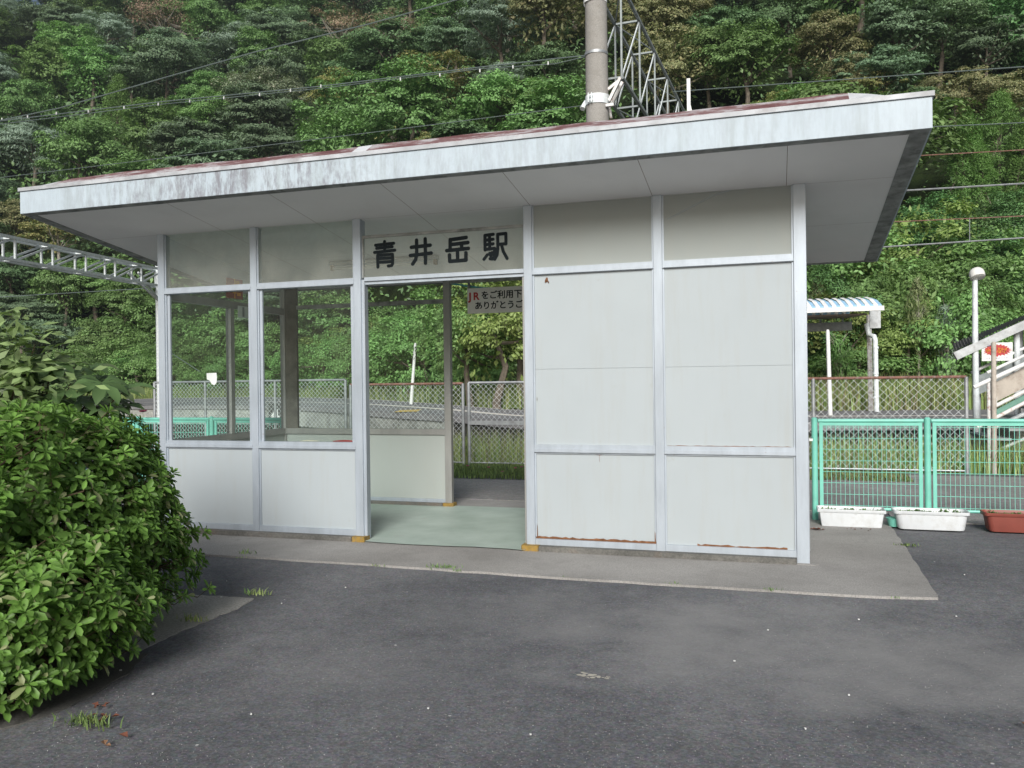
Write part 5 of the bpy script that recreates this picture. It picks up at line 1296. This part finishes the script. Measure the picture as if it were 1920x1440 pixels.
# pink flowers: on the turf behind the doorway, in pots by the left fence
A_PINK = mat('pink_petals', (.50, .06, .22), .6); A_MAG = mat('magenta_petals', (.32, .02, .10), .6)
def flower(px, py, y, lab, r_=.03, m=A_PINK, stem=.14, n=9, zb=None):
    q = at_y(px, py, y); o = empty('flower', (q.x, q.y, q.z-stem)); tag(o, lab, 'flower')
    m_ = MB(); m_.tube([q-D3*stem, q], .003, 5); part(m_, 'stem', L_SMALL, o)
    m_ = MB()
    for k in range(n):
        an = 2*PI*k/n; d = Vector((math.cos(an), math.sin(an)*.8, .45)).normalized(); s_ = d.cross(D3).normalized()*r_*.32; m_.add([q, q+d*r_*.6+s_, q+d*r_, q+d*r_*.6-s_], [(0, 1, 2, 3)])
        m_.add([q, q-d*r_*.5+s_+D3*r_*.6, q-d*r_*.8+D3*r_*.5, q-d*r_*.5-s_+D3*r_*.6], [(0, 1, 2, 3)])
    part(m_, 'petals', m, o)
for k, (a1, b1) in enumerate(((877, 874), (916, 877), (942, 885), (966, 878), (978, 876))):
    flower(a1, b1, 5.5, ORD[k]+' pink flower from the left on the turf beyond the doorway', .035)
flower(268, 773, 2.2, 'magenta flower head above the left mesh fence beside the corner post', .07, A_MAG, .4, 14)
flower(222, 765, 2.2, 'smaller magenta flower poking above the bush, further left', .05, A_MAG, .4, 12)

# ------------------------------------------------------------------ azalea bush in the foreground
L_AZ = m_leaf('azalea_leaf', (.125, .25, .040), .38, .5, .3, hue=0.0, spec=.4, c2=(.25, .28, .13), f2=.08, sat=.95)
def azalea():
    rg = np.random.default_rng(5); C = at_u(-155, 1085, 4.70); cu, cv = xy2uv(C.x, C.y); cz = .60
    RU, RV, RZ = 1.55, 1.24, .80; V = []; F = []; cnt = 0; twigs = MB(); pos = []; tries = 0
    C2 = at_u(25, 1215, 4.15); c2u, c2v = xy2uv(C2.x, C2.y); C3 = at_u(138, 900, 4.85); c3u, c3v = xy2uv(C3.x, C3.y)
    LOBES = ((4100, 0, 0, .60, RU, RV, RZ), (1150, c2u-cu, c2v-cv, .34, .70, .64, .46), (1100, c3u-cu, c3v-cv, .84, .62, .50, .50))
    for cnt_, ou, ov, czz, ru, rv, rz_ in LOBES:
        start = len(pos); tries = 0
        while len(pos)-start < cnt_ and tries < 60000:
            tries += 1
            d = rg.normal(size=3); d /= np.linalg.norm(d)
            if d[0] > .55: continue          # the side turned to the building needs fewer leaves
            e_ = 4.2 if (d[2] > 0 and d[1] > 0 and ou == 0) else 3.1; k = (abs(d[0])**e_+abs(d[1])**e_+abs(d[2])**e_)**(-1/e_)*(1-.10*max(0, d[2]))
            lum = 1+.09*math.sin(5*d[0]+3*d[2]+1)+.08*math.sin(7*d[1]-4*d[2])+.06*math.sin(11*d[2]+6*d[1])
            depth = 1-abs(rg.normal())*.10+(rg.uniform(.02, .13) if rg.random() < .12 else 0); r_ = k*lum*depth
            pu, pv_, pzz = d[0]*ru*r_+ou, d[1]*rv*r_+ov, d[2]*rz_*r_+czz
            if pzz < .10 and (rg.random() < .5 or pzz < .02): continue
            tuck = 1-.22*max(0, (.5-pzz)/.5)**1.3; pv_ *= tuck
            if ou == 0:
                pzz += .10*math.sin(2.2*pv_+.4)*max(0, d[2]); pv_ += .10*max(0, d[2])*max(0, d[1])
            pos.append((pu, pv_, pzz, d, depth))
    for pu, pv_, pzz, d, depth in pos:
        x, y = uv2xy(cu+pu, cv+pv_); p = np.array((x, y, pzz))
        ax_ = UP2*d[0]+RI2*d[1]; ax_ = np.array((ax_.x*.8, ax_.y*.8, d[2]*.6+.70))+rg.normal(size=3)*.22; ax_ /= np.linalg.norm(ax_)
        t1 = np.cross(ax_, (0.3, .5, .1)); t1 /= np.linalg.norm(t1); t2 = np.cross(ax_, t1)
        nl = rg.integers(8, 13); a0 = rg.uniform(0, 6.28); S_ = rg.uniform(.8, 1.3)
        for k in range(nl):
            an = a0+k*2.4; tier = k/nl; dirn = (t1*math.cos(an)+t2*math.sin(an))*(1.0-.5*tier)+ax_*(.0+.9*tier)+np.array((0, 0, -.12)); dirn /= np.linalg.norm(dirn)
            L = rg.uniform(.050, .076)*S_*(1.1-.5*tier); W_ = L*rg.uniform(.36, .46); sd_ = np.cross(dirn, ax_); nn_ = np.linalg.norm(sd_)
            if nn_ < .05: continue
            sd_ /= nn_; upn = np.cross(sd_, dirn); b = p-ax_*.014*(1-tier)
            F.append((cnt, cnt+1, cnt+2, cnt+3)); F.append((cnt, cnt+3, cnt+4, cnt+5))
            V += [b, b+dirn*L*.42+sd_*W_*.40+upn*W_*.16, b+dirn*L*.76+sd_*W_*.46+upn*W_*.10-ax_*L*.02, b+dirn*L-ax_*L*.10, b+dirn*L*.76-sd_*W_*.46+upn*W_*.10-ax_*L*.02, b+dirn*L*.42-sd_*W_*.40+upn*W_*.16]; cnt += 6
        if rg.random() < .25: twigs.tube([Vector(p), Vector(p)-Vector(ax_)*.10, Vector(p)*.8+Vector((C.x, C.y, .4))*.2], [.002, .003, .005], 4)
    n = 5000       # older leaves inside the bush
    D = norm(rg.normal(size=(n, 3)))*rg.uniform(.35, .86, size=(n, 1)); pu = D[:, 0]*RU*1.05; pv2 = D[:, 1]*RV*1.0; P = np.stack([C.x+UP2.x*pu+RI2.x*pv2, C.y+UP2.y*pu+RI2.y*pv2, cz+D[:, 2]*RZ], 1)
    P = P[P[:, 2] > .12]; n = len(P); N_ = norm(rg.normal(size=(n, 3))+np.array([0, 0, .8])); L = rg.uniform(.06, .10, n)
    V2 = leaf_cloud(P, N_, L, L*.45, rg); V = np.vstack([np.array(V), V2]); F = np.vstack([np.array(F), cnt+np.arange(n*4).reshape(n, 4)])
    o = empty('azalea_bush', (C.x, C.y, 0)); tag(o, 'large azalea bush with small green leaf rosettes filling the left foreground', 'bush')
    me = np_mesh('foliage', V, F, [L_AZ]); me.polygons.foreach_set('use_smooth', [True]*len(me.polygons)); f_ = bpy.data.objects.new('foliage', me); COL.objects.link(f_); attach(f_, o)
    for k in range(26):
        an = rg.uniform(0, 6.28); c = Vector((C.x, C.y, -.02)); e1 = c+Vector((math.cos(an)*.95, math.sin(an)*.95, rg.uniform(.25, 1.15))); twigs.tube([c+Vector((math.cos(an)*.15, math.sin(an)*.15, 0)), c.lerp(e1, .5)-D3*.03, e1], [.018, .011, .004], 5)
    part(twigs, 'branches', A_TWIG, o)
azalea()
# fatsia behind the azalea: big palmate leaves
L_FA = m_leaf('fatsia_leaf', (.075, .155, .035), .35, .45, .22, hue=0.0, spec=.3, c2=(.10, .15, .05), f2=.2)
L_LA = m_leaf('laurel_leaf', (.19, .29, .08), .35, .38, .25, hue=0.0, spec=.6)
def palmate(mb_, c, ax_, fwd, R, rr):
    ax_ = ax_.normalized(); f = (fwd-ax_*fwd.dot(ax_)).normalized(); s_ = ax_.cross(f); nl = 8
    for k in range(nl):
        an = -2.2+4.4*k/(nl-1); d = (f*math.cos(an)+s_*math.sin(an)); n = d.cross(ax_); L = R*(1-.28*abs(an)/2.2)*rr.uniform(.9, 1.08); w = L*.19
        pr = []
        for t_, ww, dz in ((0, .10, 0), (.3, .42, .05), (.55, .95, .05), (.78, .85, -.02), (1.0, .05, -.16)):
            pr.append((c+d*L*t_+n*w*ww+ax_*(L*(dz+.05*ww)), c+d*L*t_+ax_*(L*dz), c+d*L*t_-n*w*ww+ax_*(L*(dz+.05*ww))))
        vs = [p for tr_ in pr for p in tr_]; fs = []
        for j in range(4): fs += [(j*3, j*3+1, j*3+4, j*3+3), (j*3+1, j*3+2, j*3+5, j*3+4)]
        mb_.add(vs, fs)
def fatsia():
    rr = random.Random(12); base = at_z(60, 1000, 0); base = at_u(70, 1000, 5.9); o = empty('fatsia_shrub', (base.x, base.y, 0)); tag(o, 'glossy shrub with large hand-shaped leaves rising behind the azalea bush', 'shrub')
    lf = MB(); st = MB()
    L_ = [(35, 695), (75, 668), (110, 660), (150, 690), (185, 672), (205, 700), (225, 715), (250, 712), (60, 730), (110, 735), (160, 735), (200, 745), (30, 760), (80, 775), (130, 775), (15, 715), (-20, 740), (-30, 690), (20, 800), (70, 810), (120, 800), (-10, 790), (170, 772), (0, 840), (60, 850), (215, 735), (95, 700), (140, 715)]
    L_ += [(a1+rr.uniform(-22, 22), b1+rr.uniform(5, 40)) for a1, b1 in L_]
    for px, py in L_:
        u = rr.uniform(5.3, 6.0); c = at_u(px-14, py+18, u); d = (c-Vector((base.x, base.y, 1.0))); out = Vector((d.x, d.y, 0)); out = out.normalized() if out.length > .05 else Vector((1, 0, 0))
        ax_ = Vector((rr.uniform(-.3, .3), rr.uniform(-.45, .1), .85))+out*.25; palmate(lf, c, ax_, out+Vector((rr.uniform(-.4, .4), rr.uniform(-.5, .2), .1)), rr.uniform(.16, .215), rr)
        st.tube([Vector((base.x, base.y, .55)), Vector((base.x, base.y, .9)).lerp(c, .5), c], [.01, .007, .004], 5)
    st.tube([(base.x, base.y, 0), (base.x+.02, base.y, .6), (base.x, base.y, 1.2)], [.03, .025, .015], 7); 
    part(lf, 'foliage', L_FA, o, True); part(st, 'stems', A_TWIG, o)
fatsia()
def laurel():
    rg = np.random.default_rng(31); c = at_u(-18, 700, 5.25); o = empty('laurel_shrub', (c.x, c.y, 0)); tag(o, 'pale glossy-leaved shrub at the left edge above the hand-shaped leaves', 'shrub')
    n = 1500; P = np.stack([c.x+rg.normal(size=n)*.22, c.y+rg.normal(size=n)*.20, c.z-.04+rg.normal(size=n)*.21], 1); keep = P[:, 2] < c.z+.42; P = P[keep]; n = len(P)
    N_ = norm(rg.normal(size=(n, 3))*.5+np.array([0, -.25, .8])); L = rg.uniform(.07, .13, n); al = norm(P-np.array([c.x, c.y, c.z-.3]))
    me = np_mesh('foliage', leaf_cloud(P, N_, L, L*.42, rg, al, .3), np.arange(n*4).reshape(n, 4), [L_LA]); f_ = bpy.data.objects.new('foliage', me); COL.objects.link(f_); attach(f_, o)
    m_ = MB(); 
    for k in range(9): an = k*.7; m_.tube([(c.x, c.y, 0), (c.x+.05*math.cos(an), c.y+.05*math.sin(an), c.z-.5), (c.x+.25*math.cos(an), c.y+.25*math.sin(an), c.z+.15*math.sin(k*2.)+.05)], [.012, .009, .003], 5)
    part(m_, 'stems', A_TWIG, o)
laurel()

# ------------------------------------------------------------------ small things on the ground
A_DRY = mat('dry_leaf', (.13, .045, .025), .85, 0, .35, 30); A_DRY2 = mat('tan_dry_leaf', (.24, .13, .07), .85, 0, .3, 30)
def dry_leaf(px, py, s_, lab, m=A_DRY, n=1, spread=.03, z0=.010):
    rr = random.Random(int(px*7+py)); q = at_z(px, py, 0); m_ = MB()
    for k in range(n):
        c = Vector((q.x+rr.uniform(-1, 1)*spread*(n > 1), q.y+rr.uniform(-1, 1)*spread*(n > 1)*.5, z0+.004)); an = rr.uniform(0, 6.28); d = Vector((math.cos(an), math.sin(an), 0)); t_ = Vector((-d.y, d.x, 0)); L = s_*rr.uniform(.7, 1.2)
        m_.add([c, c+d*L*.4+t_*L*.35+D3*L*.25, c+d*L+D3*L*.12, c+d*L*.5-D3*0, c+d*L*.4-t_*L*.35+D3*L*.3], [(0, 3, 2, 1), (0, 4, 2, 3)])
    tag(m_.build('fallen_leaf' if n == 1 else 'fallen_leaves', m), lab, 'fallen leaf' if n == 1 else 'fallen leaves')
dry_leaf(175, 1352, .032, 'heap of red-brown dead leaves at the edge of the soil under the bush', n=14, spread=.07)
dry_leaf(196, 1330, .035, 'curled dark dead leaves lying right beside the weed under the bush', n=5, spread=.05)
dry_leaf(240, 1388, .045, 'single small red-brown dead leaf on the asphalt by the bush')
dry_leaf(200, 1405, .05, 'dry tan leaf on the asphalt at lower left', A_DRY2, 2, .02)
dry_leaf(1915, 1360, .06, 'tan leaf on the asphalt at the right edge', A_DRY2)
dry_leaf(1533, 996, .05, 'reddish dead leaves swept against the building corner by the first planter', n=9, spread=.05, z0=.016)
dry_leaf(1610, 996, .03, 'scatter of dead leaf bits below the first white planter', n=6, spread=.12, z0=.016)
def chip(px, py, s_, lab, m=A_WIREL):
    rr = random.Random(int(px+py)); q = at_z(px, py, 0); n = 7; vs = []
    for h in (0, .006):
        for k in range(n): an = 2*PI*k/n; vs.append((q.x+math.cos(an)*s_*rr.uniform(.6, 1.2), q.y+math.sin(an)*s_*rr.uniform(.5, 1.0), h))
    m_ = MB(); m_.add(vs, [tuple(range(n, 2*n))]+[(k, (k+1) % n, n+(k+1) % n, n+k) for k in range(n)]); tag(m_.build('pebble', m), lab, 'pebble', 'pale chips on the asphalt')
for k, (a1, b1, s_) in enumerate(((425, 1090, .006), (415, 1120, .016), (287, 1302, .012), (528, 1132, .009), (1377, 1240, .010), (1592, 1304, .010), (1510, 1367, .010), (1793, 1156, .010), (803, 1329, .010), (1440, 1182, .010), (1808, 1078, .010), (648, 1102, .010), (995, 1378, .010), (471, 1340, .008), (1610, 1162, .011), (226, 1258, .016))):
    chip(a1, b1, s_*.55, f'{ORD[k % 12]} {"small" if s_ < .0105 else "larger"} white chip on the {"near" if b1 > 1250 else "middle" if b1 > 1120 else "far"} asphalt, {"left" if a1 < 600 else "centre" if a1 < 1300 else "right"} side')
def grit():
    rr = random.Random(55); m_ = MB()
    for k in range(5000):
        py = 1010+430*rr.random()**.8; px = rr.uniform(330 if py < 1250 else 60, 1950); q = at_z(px, py, 0)
        if q.y > -.86 and q.x < 7.1: continue
        s_ = .0013+.0022*rr.random()**2; an = rr.uniform(0, 6.28); c, sn = math.cos(an)*s_, math.sin(an)*s_; z = -.0055
        m_.add([(q.x+c, q.y+sn, z), (q.x-sn, q.y+c, z), (q.x-c, q.y-sn, z), (q.x+sn*1.3, q.y-c, z), (q.x, q.y, z+s_*1.1)], [(0, 1, 4), (1, 2, 4), (2, 3, 4), (3, 0, 4)])
    o = m_.build('grit', mat('loose_grit', (.22, .22, .22), .9, 0, .5, 60)); o['kind'] = 'stuff'; o['label'] = 'fine loose grit scattered over the asphalt'; o['category'] = 'grit'
grit()
rr0 = random.Random(91)
for k in range(7):
    xx = (1.6, 2.9, 3.6, 4.5, 5.3, 6.0, 6.8)[k]; px_, py_ = pix((xx, -.93, 0)); clump('weed', ORD[k]+' tiny weed tuft from the left along the front edge of the concrete apron', px_, py_, .035, 16+4*(k % 3), .018+.006*(k % 3), 40+k, w=.004)
rr = random.Random(77); q = at_z(1108, 1266, 0); m_ = MB()
for k in range(34):
    cx_, cy_ = q.x+rr.gauss(0, .040), q.y+rr.gauss(0, .016); s_ = rr.uniform(.004, .016); n = 7; z = -.0045+.00006*k
    m_.add([(cx_+math.cos(2*PI*j/n)*s_*rr.uniform(.6, 1.4), cy_+math.sin(2*PI*j/n)*s_*rr.uniform(.4, .9), z) for j in range(n)], [tuple(range(n))])
tag(m_.build('paint_splash', mat('dried_white_splash', (.42, .40, .34), .9)), 'dried white splash on the asphalt in the middle foreground', 'splash')
m_ = MB(); m_.box(7.02, 7.045, -.05, .45, .011, .014)

# ------------------------------------------------------------------ thin haze added to lift the dark tones of the forest
hb = MB(); hb.box(-190, 190, -95, 235, -3, 150); hz = hb.build('haze', None); hz.data.materials.clear()
hm = bpy.data.materials.new('haze'); hm.use_nodes = True; hm.node_tree.nodes.clear()
vo = hm.node_tree.nodes.new('ShaderNodeVolumePrincipled'); ho = hm.node_tree.nodes.new('ShaderNodeOutputMaterial'); hm.node_tree.links.new(vo.outputs[0], ho.inputs['Volume'])
vo.inputs['Color'].default_value = (.80, .88, .95, 1); vo.inputs['Density'].default_value = .0004; vo.inputs['Anisotropy'].default_value = .3
hz.data.materials.append(hm); hz['kind'] = 'stuff'; hz['label'] = 'thin haze added to lift the dark tones of the forest'; hz['category'] = 'haze'
